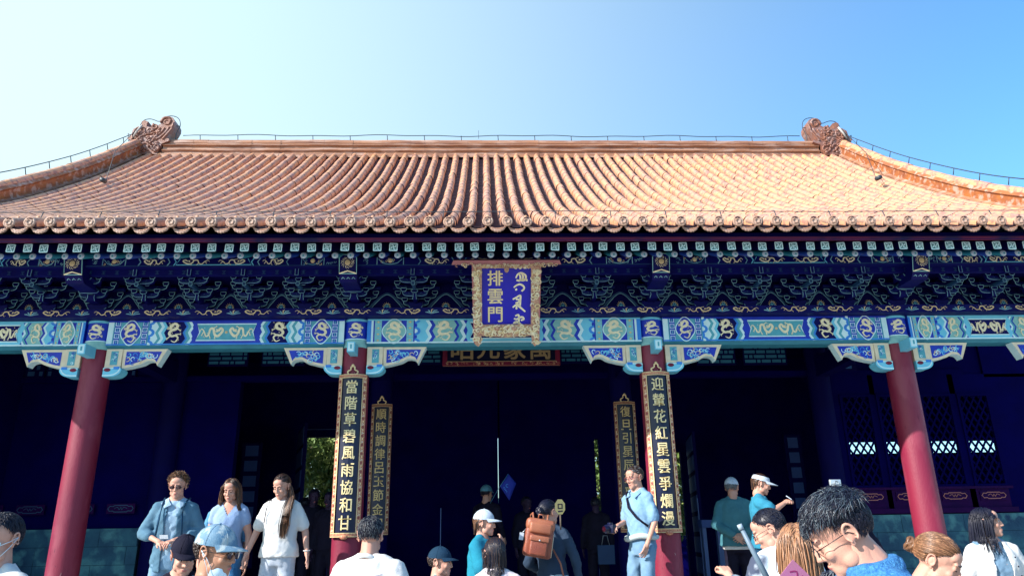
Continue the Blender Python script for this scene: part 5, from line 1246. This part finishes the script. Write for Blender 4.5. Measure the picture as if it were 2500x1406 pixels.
# bag behind her
# 5 woman in white T-shirt with long ponytail
p = Person('woman in white T-shirt and pale jeans with long straight hair over one shoulder', (-2.34, 8.0, .6), 1.675, face=-2, head=(-14, 20, 0), female=True, vox=.012)
p.build_body([(-1, (-.255, .03, 1.14), (-.30, -.08, .93)), (1, (.25, .04, 1.14), (.31, -.06, .92))], hands=[dict(curl=.25, spread=.28, normal=(1, 0, -.3)), dict(curl=.2, spread=.22)])
p.eyes(closed=True); p.hair(H_DARK, 'back', 300, .06, seed=14, messy=.1)
mb = MB(); r = np.random.default_rng(4)
for i in range(110):
    a, b = r.normal(0, .014, 2); mb.tube([p.hp(.04+a*.5, .07+b*.4, .03), p.hp(.082+a*.5, .04+b, -.03), p.P(.10+a, -.055+b*.6, 1.475), p.P(.095+a*1.3, -.155+b*.4, 1.36), p.P(.085+a*1.5, -.172+b*.4, 1.2), p.P(.075+a*1.2, -.165+b*.5, 1.06+.05*r.random())], [.004, .005, .005, .002], (H_DARK, H_BROWN)[i % 2], 4, cap=False)
mb.build('ponytail', p.root, fix=False)
p.top(WHITEC, 'shirt', off=.018, sleeve=.72, sl_r=.026, loose=.018, z0=.88, disp=.004); p.trousers(JEANW, off=.012)
vest_strip(p, BLACKC, [(-.11, .05, 1.465), (-.115, -.05, 1.45), (-.125, -.125, 1.36), (-.14, -.12, 1.22)], .005); vest_strip(p, BLACKC, [(.12, .05, 1.46), (.125, -.05, 1.445), (.14, -.115, 1.36)], .005)
mb = MB(); w_ = p.P(.305, -.055, .945); mb.tube([w_+Vector((.032*math.cos(a)*p.k, .03*math.sin(a), .004*math.sin(a))) for a in np.linspace(0, 6.28, 13)], .005, WHITEC, 6); mb.build('bracelet', p.root)
# 6 boy in black cap and black T-shirt
p = Person('child in black cap and black T-shirt with a cord round the neck, hands together', (-2.22, 5.2, 0), 1.66, face=12, head=(18, 22, 0), build=.92, vox=.011)
p.build_body([(-1, (-.24, .0, 1.14), (-.06, -.20, 1.12)), (1, (.23, .0, 1.14), (.03, -.21, 1.13))], hands=[dict(curl=1.0, normal=(.3, .2, -1)), dict(curl=1.0, normal=(-.3, .2, -1))])
p.eyes(brow=H_BLACK); p.hair(H_BLACK, 'short', 160, .03, seed=17, maxz=.15); p.cap_(BLACKC, .06)
p.top(BLACKC, 'shirt', off=.018, sleeve=.75, sl_r=.02); p.trousers(BLACKC)
vest_strip(p, WHITEC, [(-.06, .05, 1.475), (-.055, -.07, 1.43), (-.03, -.14, 1.28), (0, -.17, 1.17), (.03, -.14, 1.28), (.055, -.07, 1.43), (.06, .05, 1.475)], .0035, 'neck_cord')
# 7 man in blue cap, profile right, mask under the chin
p = Person('man in worn blue cap and sunglasses facing right with mask under his chin', (-1.585, 3.9, 0), 1.68, face=62, head=(14, 8, 0), skin=SKINB, vox=.010)
p.build_body(plain_limb_arms()); p.hair(H_DARK, 'short', 160, .02, seed=19, maxz=.15); p.cap_(CAPB, .075); p.glasses(sun=True); p.mask(low=True)
p.top(DENIMD, 'jacket', off=.024, sleeve=1.8, loose=.01); p.collar_flaps(DENIMD); p.trousers(JEANB)
# 8 small figure in lacy white between them
p = Person('small figure in lacy white dress behind the man in the blue cap', (-2.30, 5.9, 0), 1.47, face=150, head=(0, 10, 0), female=True, vox=.014)
p.build_body(plain_limb_arms()); p.hair(H_BLACK, 'long', 200, .2, seed=23); p.top(cloth('white_lace', (.72, .76, .80), (.30, .45, .62), 70), 'dress', off=.03, sleeve=.8, loose=.03, z0=.6); p.trousers(WHITEC)
# 9 balding man seen from behind
p = Person('man with thinning dark hair and white shirt, back turned, below the left couplet board', (-1.03, 5.35, 0), 1.76, face=160, head=(18, 4, 0), build=1.12, vox=.011)
p.build_body(plain_limb_arms(.30)); p.hair(H_BLACK, 'short', 1500, .014, seed=25, m2=H_GREY, w=.0013, messy=.2)
p.top(WHITEC, 'shirt', off=.022, sleeve=.8, sl_r=.03, disp=.004, collar='full'); p.trousers(JEANB)
vest_strip(p, PINKW, [(-.15, .10, 1.36), (0, .155, 1.33), (.15, .10, 1.36)], .003, 'seam')
# 11 boy with dark cap in profile
p = Person('boy in dark cap in profile at the foot of the dark doorway', (-.62, 6.3, 0), 1.54, face=75, head=(0, 4, 0), build=.9, vox=.012)
p.build_body(plain_limb_arms()); p.eyes(brow=H_BLACK); p.hair(H_DARK, 'short', 200, .02, seed=27, maxz=.15); p.cap_(CAPN, .075)
p.top(TEALC, 'shirt', off=.016, sleeve=.7); p.trousers(JEANB); vest_strip(p, BLACKC, [(-.06, .05, 1.47), (-.05, -.07, 1.42), (0, -.13, 1.3), (.05, -.07, 1.42), (.06, .05, 1.47)], .003, 'neck_cord')
# 12 woman in pale cap and teal top, hand at her mouth
p = Person('woman in pale blue cap and teal top raising a hand to her mouth', (-.27, 7.0, .3), 1.545, face=62, head=(16, 4, 0), female=True, vox=.012)
p.build_body([(-1, (-.20, -.09, 1.16), (-.03, -.17, 1.38)), (1, (.21, .03, 1.12), (.20, -.05, .88))], hands=[dict(normal=(.2, 1, .2), curl=.9), {}])
p.eyes(); p.hair(H_BROWN, 'long', 260, .16, seed=29, maxz=.15, m2=H_DARK, tail=(0, .105, -.02), w=.0045); p.cap_(CAPW, .085)
p.top(TEALC, 'sweater', off=.024, sleeve=.95, sl_r=.03, loose=.02, z0=.96, disp=.004); p.trousers(JEAN)
# 13 woman with long black hair from behind
p = Person('woman with long black hair and pinkish white blouse, back turned', (-.17, 5.9, 0), 1.61, face=172, head=(24, 12, 0), female=True, vox=.012)
p.build_body(plain_limb_arms()); p.hair(H_BLACK, 'long', 1000, .40, seed=31, m2=H_DARK, tail=(.02, .10, -.06), w=.0024); p.top(PINKW, 'blouse', off=.026, sleeve=1.5, sl_r=.02, disp=.005, collar='full'); p.trousers(JEANB)
# 14 woman with a brown backpack
p = Person('woman in grey top and pale trousers walking in with a brown backpack', (.38, 7.35, .3), 1.66, face=160, lean=10, side=6, head=(-28, -2, 0), female=True, build=.95, vox=.012)
p.build_body([(-1, (-.235, .02, 1.15), (-.24, -.05, .92)), (1, (.24, .02, 1.14), (.17, -.17, 1.08))])
p.hair(H_BLACK, 'bun', 260, .12, seed=33); p.top(GREYC, 'sweater', off=.012, sleeve=1.85, sl_r=.010, z0=.93); p.trousers(cloth('pale_grey_trousers', (.36, .41, .44), (.44, .48, .50), 5), off=.022, loose=.02, z1=.99)
T_ = p.root.matrix_basis if False else Matrix.Translation(p.root.location) @ Matrix.Rotation(p.root.rotation_euler.z, 4, 'Z')
bp = thing('backpack', (.21, 7.12, 1.45), 'brown leather backpack on the back of the woman in grey', 'backpack', rz=p.root.rotation_euler.z+R(22)); bp.rotation_euler[1] = R(-10); bp.scale = (.80, .80, .80)
def rbox(mb, x0, x1, y0, y1, z0, z1, m, bev=.02, bulge=0):
    b = bmesh.new(); bmesh.ops.create_cube(b, size=1)
    for v in b.verts: v.co = Vector(((x0+x1)/2+v.co.x*(x1-x0), (y0+y1)/2+v.co.y*(y1-y0), (z0+z1)/2+v.co.z*(z1-z0)))
    bmesh.ops.bevel(b, geom=list(b.edges), offset=bev, segments=3, affect='EDGES', profile=.5); b.verts.index_update()
    mb.add([tuple(v.co) for v in b.verts], [[v.index for v in f.verts] for f in b.faces], m, True); b.free()
mb = MB(); rbox(mb, -.16, .16, -.075, .085, -.02, .30, LEATH, .035); mb.build('bag', bp)
mb = MB(); rbox(mb, -.10, .10, .075, .135, .0, .17, LEATH, .02); mb.build('pocket', bp)
mb = MB(); rbox(mb, -.11, .11, .07, .15, .15, .215, LEATH2, .015); mb.ball((0, .15, .165), .010, STEEL, 8, 6); mb.build('pocket_flap', bp)
mb = MB(); rbox(mb, -.165, .165, -.085, .10, .27, .40, LEATH2, .045); rbox(mb, -.13, .13, .06, .125, .235, .36, LEATH2, .03); mb.build('top_flap', bp)
mb = MB(); mb.tube([(-.163, .03, .0), (-.165, .03, .12), (-.163, .03, .26)], .004, CREAM, 5); mb.build('zip', bp)
mb = MB(); mb.tube([(-.03, -.05, .39), (-.03, -.02, .45), (.03, -.02, .45), (.03, -.05, .39)], .008, LEATH2, 6); mb.build('handle', bp)
for sx in (-1, 1):
    mb = MB(); mb.tube([(sx*.08, -.07, .38), (sx*.09, -.16, .46), (sx*.10, -.27, .44), (sx*.11, -.33, .30), (sx*.13, -.22, .12), (sx*.15, -.08, .04)], .011, LEATH2, 6); mb.build('shoulder_strap', bp)
mb = MB(); mb.box(.175, .225, .02, .025, .14, .22, CAPW); mb.tube([(.16, .02, .27), (.18, .02, .24), (.20, .02, .22)], .003, STEEL, 5); mb.build('luggage_tag', bp)
mb = MB(); mb.tube([(-.19, -.10, .10), (-.30, -.10, -.04), (-.36, -.08, -.20)], .010, LEATH2, 5); mb.build('loose_strap', bp)
fp = thing('paper_fan', (.44, 7.10, 1.87), 'olive gold fan with a square emblem beside the face of the backpack woman', 'fan', rz=R(-8))
FANM = mat('olive_gold_paper', (.14, .13, .05), .6, (.08, .10, .06), 30, .6); mb = MB()
mb.plate([(.05*math.cos(a), .072*math.sin(a)) for a in np.linspace(R(22.5), R(382.5), 9)[:-1]], -.005, .005, FANM); mb.build('disc', fp)
mb = MB(); mb.ribbon([(-.018, -.012), (.018, -.012), (.018, .024), (-.018, .024)], .005, -.009, BLACKC, closed=True); mb.ribbon([(-.02, -.04), (.022, -.036)], .005, -.009, BLACKC); mb.build('emblem', fp)
mb = MB(); mb.tube([(0, 0, -.07), (0, 0, -.2)], .007, BARK, 6); mb.build('handle', fp)
# 15 guide in the dark with a flag
p = Person('guide in pale cap standing in the dark doorway behind a blue flag', (-.24, 12.4, .6), 1.82, face=150, head=(0, 0, 0), vox=.016)
p.build_body([(-1, (-.25, .03, 1.14), (-.24, -.1, .95)), (1, (.24, -.05, 1.14), (.22, -.22, 1.33))]); p.hair(H_BLACK, 'short', 60, .02, seed=41, maxz=.15); p.cap_(cloth('dim_green_cap_cloth', (.10, .26, .34)), .07); p.top(BLACKC, 'jacket', off=.02, sleeve=1.8); p.trousers(BLACKC)
fl = thing('guide_flag', (-.12, 11.95, 2.20), 'small blue pennant on a thin stick raised in the dark doorway', 'flag'); fl.scale = (.62, .62, .68)
mb = MB(); mb.tube([(-.10, .2, -.1), (.12, 0, .22), (.36, 0, .54)], .006, mat('flag_stick', (.06, .25, .4), .4), 6); mb.build('stick', fl)
FLG = mat('flag_blue', (.003, .02, .30), .7, (.002, .01, .2), 5, .5)
mb = MB(); g = []
for i in range(9):
    u = i/8
    for j in range(7):
        v = j/6; a = Vector((.15+.21*u, 0, .26+.28*u)); d_ = Vector((.20+.03*(1-u), 0, -.32+.10*u)) if True else 0
        q = a+d_*v; g.append((q.x, .025*math.sin(v*5+u*3), q.z))
mb.add(g, [(i*7+j, i*7+j+1, (i+1)*7+j+1, (i+1)*7+j) for i in range(8) for j in range(6)], FLG, True); o = mb.build('cloth', fl); md = o.modifiers.new('t', 'SOLIDIFY'); md.thickness = .004
mb = MB(); LG = mat('flag_print', (.05, .25, .75), .6)
mb.ribbon([(.33+.03*math.cos(a), .27+.035*math.sin(a)) for a in np.linspace(.8, 5.5, 10)], .007, -.035, LG)
for k in range(4): mb.ribbon([(.24+.022*k, .22-.03*k), (.262+.022*k, .235-.03*k)], .009, -.035, LG)
mb.build('print', fl)
# 16 man in blue shirt by the right board
p = Person('man in glasses, sky blue shirt and jeans beside the right couplet board', (1.44, 8.42, .6), 1.745, face=-55, side=-2, head=(-2, 10, 0), build=.88, vox=.012)
p.build_body([(-1, (-.19, -.02, 1.15), (-.12, -.22, 1.10)), (1, (.22, .0, 1.13), (.17, -.10, .90))], hands=[dict(normal=(.2, .2, -1), curl=.9), dict(curl=.5)], legs=[(-1, (-.13, -.03, .49), (-.12, .02, .09)), (1, (.10, -.06, .49), (.16, .10, .09))])
p.eyes(); p.hair(H_DARK, 'back', 260, .03, seed=45, m2=H_GREY); p.glasses(m=mat('red_frame', (.25, .01, .04), .4)); p.top(SKYC, 'shirt', off=.018, sleeve=.85, sl_r=.022, loose=.008, z0=.96); p.collar_flaps(SKYC); p.trousers(JEAN, off=.014, z1=1.0)
vest_strip(p, BLACKC, [(-.10, .06, 1.465), (-.09, -.08, 1.44), (.0, -.155, 1.28), (.10, -.15, 1.17), (.17, -.06, 1.08)], .013)
mb = MB(); mb.tube([p.P(.19*math.sin(a), -.135*math.cos(a)+.01, .975+.012*math.sin(3*a)) for a in np.linspace(-2.2, 2.2, 22)], [.018, .030, .032, .018], cloth('tied_pale_cloth', (.42, .50, .52)), 8); mb.build('tied_jumper', p.root)
T_ = Matrix.Translation(p.root.location) @ Matrix.Rotation(p.root.rotation_euler.z, 4, 'Z')
cm = thing('camera', T_ @ p.P(-.13, -.32, 1.07), 'black camera in the hand of the man in the sky blue shirt', 'camera', rz=p.root.rotation_euler.z)
mb = MB(); rbox(mb, -.065, .065, -.03, .03, -.045, .045, BLACKL, .008); rbox(mb, -.025, .025, -.025, .02, .04, .065, BLACKL, .006); mb.build('camera_body', cm)
mb = MB(); mb.lathe([(.030, -.10), (.034, -.095), (.034, -.03)], (0, 0, 0), BLACKL, 16, axis='y'); mb.lathe([(0, -.094), (.028, -.096)], (0, 0, 0), GLASSM, 16, axis='y'); mb.build('lens', cm)
# 17 man in white cap, hands behind his back
p = Person('man in white cap and grey green jacket with hands clasped behind his back', (2.90, 9.7, .6), 1.69, face=168, head=(-20, 4, 0), build=.95, vox=.013)
p.build_body([(-1, (-.25, .09, 1.14), (-.06, .20, 1.02)), (1, (.25, .09, 1.14), (.04, .22, 1.00))], hands=[dict(normal=(0, -1, 0), curl=.5), dict(normal=(0, -1, 0), curl=.5)])
p.hair(H_GREY, 'short', 100, .02, seed=47, maxz=.15); p.cap_(CAPW, .06); p.top(SAGEC, 'jacket', off=.028, sleeve=1.85, sl_r=.022, loose=.03, z0=.88, disp=.005); p.trousers(BLACKC)
mb = MB(); p.torso(mb, .03, WHITEC, .84, .885); V, F_ = remesh(mb, .014, smooth=2); mb = MB(); mb.add(V, F_, WHITEC, True); mb.build('shirt_hem', p.root, fix=False)
# 18 woman in white visor
p = Person('woman in white visor and bright teal shirt holding a phone out in front', (2.98, 8.95, .6), 1.69, face=68, head=(8, 16, 0), female=True, build=1.05, vox=.012)
p.build_body([(-1, (-.20, -.14, 1.27), (-.06, -.27, 1.36)), (1, (.21, -.10, 1.27), (.05, -.26, 1.36))], hands=[dict(normal=(.3, 0, -1), curl=.9), dict(normal=(-.3, 0, -1), curl=.9)])
p.eyes(); p.hair(H_DARK, 'long', 300, .16, seed=49, maxz=.15, m2=H_BROWN, tail=(0, .115, .0), w=.0045); p.cap_(CAPW, .10, visor=True, name='visor'); p.top(TEALV, 'shirt', off=.018, sleeve=.7, sl_r=.03, loose=.012); p.trousers(DENIMD)
T_ = Matrix.Translation(p.root.location) @ Matrix.Rotation(p.root.rotation_euler.z, 4, 'Z')
ph = thing('phone', T_ @ p.P(0, -.33, 1.42), 'pale phone held out by the woman in the white visor', 'phone', rz=p.root.rotation_euler.z)
mb = MB(); rbox(mb, -.075, .075, -.005, .005, -.036, .036, CAPW, .004); mb.plate([(-.068, -.031), (.068, -.031), (.068, .031), (-.068, .031)], .0052, .006, BLACKL); o = mb.build('case', ph); o.rotation_euler = (-.9, 0, 0)
# 19 short-haired boy in black and white jacket
p = Person('boy with very short dark hair in a black and white jacket looking down', (1.635, 4.75, 0), 1.775, face=195, lean=12, head=(50, 26, 0), build=1.0, vox=.011)
p.build_body([(-1, (-.26, -.08, 1.16), (-.16, -.30, 1.22)), (1, (.27, -.05, 1.18), (.24, -.24, 1.37))], hands=[dict(normal=(0, 0, -1), curl=.8), dict(normal=(0, 0, -1), curl=.8)])
p.eyes(brow=H_BLACK); p.hair(H_BLACK, 'short', 1400, .010, seed=51, w=.0012, line=.10); p.glasses(); p.top(cloth('white_blue_camo', (.70, .76, .82), (.25, .42, .62), 5, c3=(.02, .03, .07), sc3=4, amt3=.95), 'jacket', off=.03, sleeve=1.7, sl_r=.024, loose=.02, disp=.006, collar='full'); p.trousers(BLACKC)
T_ = Matrix.Translation(p.root.location) @ Matrix.Rotation(p.root.rotation_euler.z, 4, 'Z')
# 20 woman with highlighted hair
p = Person('woman with long blond highlighted hair in front of the black and white jacket', (1.47, 4.25, 0), 1.645, face=150, head=(10, 14, 0), female=True, vox=.011)
p.build_body(plain_limb_arms()); p.hair(H_BLOND, 'long', 1500, .33, seed=53, m2=H_BROWN, w=.0024, messy=.35, vol=.012); p.top(cloth('white_fleece', (.60, .62, .66), (.30, .34, .42), 60), 'jacket', off=.03, sleeve=1.8); p.trousers(JEANB)
lf = thing('leaflet', (1.29, 3.86, 1.415), 'pink printed leaflet held up at the foot of the crowd on the right', 'leaflet')
lf.scale = (.62, .62, .62)
mb = MB(); mb.box(-.09, .09, -.002, .002, -.12, .06, mat('pink_paper', (.38, .15, .24), .6, (.4, .12, .3), 12, .8)); o = mb.build('sheet', lf); o.rotation_euler = (.2, .75, .2)
mb = MB(); mb.ribbon(crom([(-.05, -.03), (-.01, .01), (.03, -.02), (.05, .02)], 4), .006, -.004, mat('maroon_ink', (.25, .02, .12), .6)); o = mb.build('print', lf); o.rotation_euler = (.2, .75, .2)
um = thing('umbrella', (1.17, 3.95, 1.47), 'folded grey umbrella slanting in front of the black and white jacket', 'umbrella')
mb = MB(); mb.tube([(-.10, 0, .16), (-.04, 0, .02), (.03, 0, -.14)], [.011, .014, .017], mat('grey_nylon', (.12, .18, .24), .5), 8); mb.build('folded_canopy', um)
mb = MB(); mb.tube([(-.11, 0, .18), (-.10, 0, .155)], .014, mat('grey_grip', (.3, .38, .45), .4), 8); mb.build('grip', um)
# 21 the big man in glasses
p = Person('young man with thick black hair and thin glasses bowing his head in the foreground', (1.115, 2.55, 0), 1.750, face=-86, lean=12, head=(-24, 30, 4), vox=.008)
p.build_body([(-1, (-.26, -.05, 1.16), (-.14, -.26, 1.0)), (1, (.26, -.05, 1.16), (.12, -.26, 1.0))])
p.eyes(closed=True, brow=H_BLACK); p.hair(H_BLACK, 'short', 2400, .016, seed=54, w=.0010, messy=.2, line=.075)
p.hair(H_BLACK, 'forward', 3600, .050, seed=55, topz=.38, cap=False, name='fringe', m2=mat('glint_black_hair', (.09, .12, .15), .3, (.01, .015, .03), 50, .6, spec=.7), vol=.012, messy=.75, w=.0009, line=.05, curl=.10)  # greyer fringe strands are painted highlights on the black hair
p.glasses(); p.top(ENAMEL, 'jacket', off=.03, sleeve=1.8, sl_r=.025, disp=.005, vox=.009, collar='full', cr=.080, cth=.024, z1=1.50); p.top(WHITEC, 'shirt', off=.012, sleeve=.4, z1=1.47); p.trousers(JEANB)
# 22 brown-haired woman with a bun behind him
p = Person('woman with brown hair in a bun looking down at the lower right', (1.80, 3.6, 0), 1.60, face=38, head=(12, 30, 0), female=True, vox=.010)
p.build_body(plain_limb_arms()); p.eyes(closed=True); p.hair(H_BROWN, 'bun', 1800, .16, seed=57, m2=H_BLOND, w=.0016, vol=.006); p.top(cloth('dark_coat_cloth', (.02, .03, .05)), 'coat', off=.025, sleeve=1.8); p.trousers(JEANB)
# 23 person holding up a small camera
p = Person('person in black jacket mostly hidden behind the thick haired young man, raising a small camera', (2.84, 6.42, 0), 1.745, face=180, head=(0, 0, 0), vox=.013)
p.build_body([(-1, (-.14, -.12, 1.62), (-.02, -.18, 1.83)), (1, (.24, .03, 1.14), (.22, -.04, .92))], hands=[dict(normal=(0, -1, 0), curl=1.0), {}]); p.hair(H_BLACK, 'short', 160, .03, seed=59); p.top(BLACKC, 'jacket', off=.02, sleeve=1.85); p.trousers(BLACKC)
T_ = Matrix.Translation(p.root.location) @ Matrix.Rotation(p.root.rotation_euler.z, 4, 'Z')
cm = thing('compact_camera', (2.82, 6.60, 2.015), 'small silver camera held up just above the thick black hair of the young man', 'camera')
mb = MB(); rbox(mb, -.05, .05, -.012, .012, -.03, .03, STEEL, .006); mb.build('camera_body', cm); mb = MB(); mb.lathe([(.018, -.03), (.02, -.01), (.0, -.028)], (0, 0, 0), STEEL, 14, axis='y'); mb.build('lens', cm)
# 24 girl at the right
p = Person('girl with long black hair, white jacket and grey top at the right edge', (4.10, 6.6, 0), 1.79, face=-6, head=(58, -4, 0), female=True, vox=.012)
p.build_body([(-1, (-.24, .03, 1.14), (-.25, -.02, .9)), (1, (.24, .03, 1.14), (.27, -.02, .9))]); p.eyes(brow=H_BLACK); p.hair(H_BLACK, 'long', 900, .30, seed=61, w=.0026, messy=.15, line=.02)
p.top(cloth('grey_blue_jersey', (.16, .26, .36), (.10, .18, .28), 5), 'top', off=.008, sleeve=.3); open_jacket(p, WHITEC, off=.022, sleeve=1.9, gap=.055, z0=.74, v=.01); p.trousers(JEANB)
mb = MB()
for q in range(6): mb.ball(p.P(.09+.012*q, -.148+.004*q, 1.33-.07*q), (.007, .005, .007), BLACKC, 8, 6)
mb.build('buttons', p.root)
# 25 head at the bottom edge
p = Person('dark haired short person just showing at the bottom edge below the young man', (1.20, 3.25, 0), 1.45, face=100, head=(0, 10, 0), vox=.012)
p.build_body(plain_limb_arms()); p.hair(H_BLACK, 'short', 420, .06, seed=63, w=.003, m2=H_GREY); p.top(BLACKC, 'coat', off=.02, sleeve=1.8); p.trousers(BLACKC)
# silhouettes in the doorway and deep inside
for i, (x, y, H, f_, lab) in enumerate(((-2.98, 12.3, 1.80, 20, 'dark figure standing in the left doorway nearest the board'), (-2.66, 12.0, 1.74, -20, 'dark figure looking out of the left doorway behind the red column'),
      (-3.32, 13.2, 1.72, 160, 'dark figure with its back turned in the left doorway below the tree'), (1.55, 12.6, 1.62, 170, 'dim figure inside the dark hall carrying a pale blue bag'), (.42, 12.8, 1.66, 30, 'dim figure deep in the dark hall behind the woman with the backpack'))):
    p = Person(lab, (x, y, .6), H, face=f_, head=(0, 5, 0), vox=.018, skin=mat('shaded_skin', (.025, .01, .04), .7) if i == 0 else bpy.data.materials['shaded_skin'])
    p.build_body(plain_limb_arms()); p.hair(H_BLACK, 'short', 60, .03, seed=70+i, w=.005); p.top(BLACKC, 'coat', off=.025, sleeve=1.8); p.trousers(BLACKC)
bg_ = thing('carrier_bag', (1.62, 12.2, 1.32), 'pale blue carrier bag hanging in the dark hall right of the backpack woman', 'bag')
mb = MB(); mb.box(-.13, .13, -.04, .04, -.12, .16, mat('dim_blue_paper', (.008, .04, .12), .6)); mb.build('sack', bg_); mb = MB(); mb.tube([(-.06, 0, .16), (-.03, 0, .30), (.03, 0, .30), (.06, 0, .16)], .006, STEEL, 5); mb.build('handle', bg_)
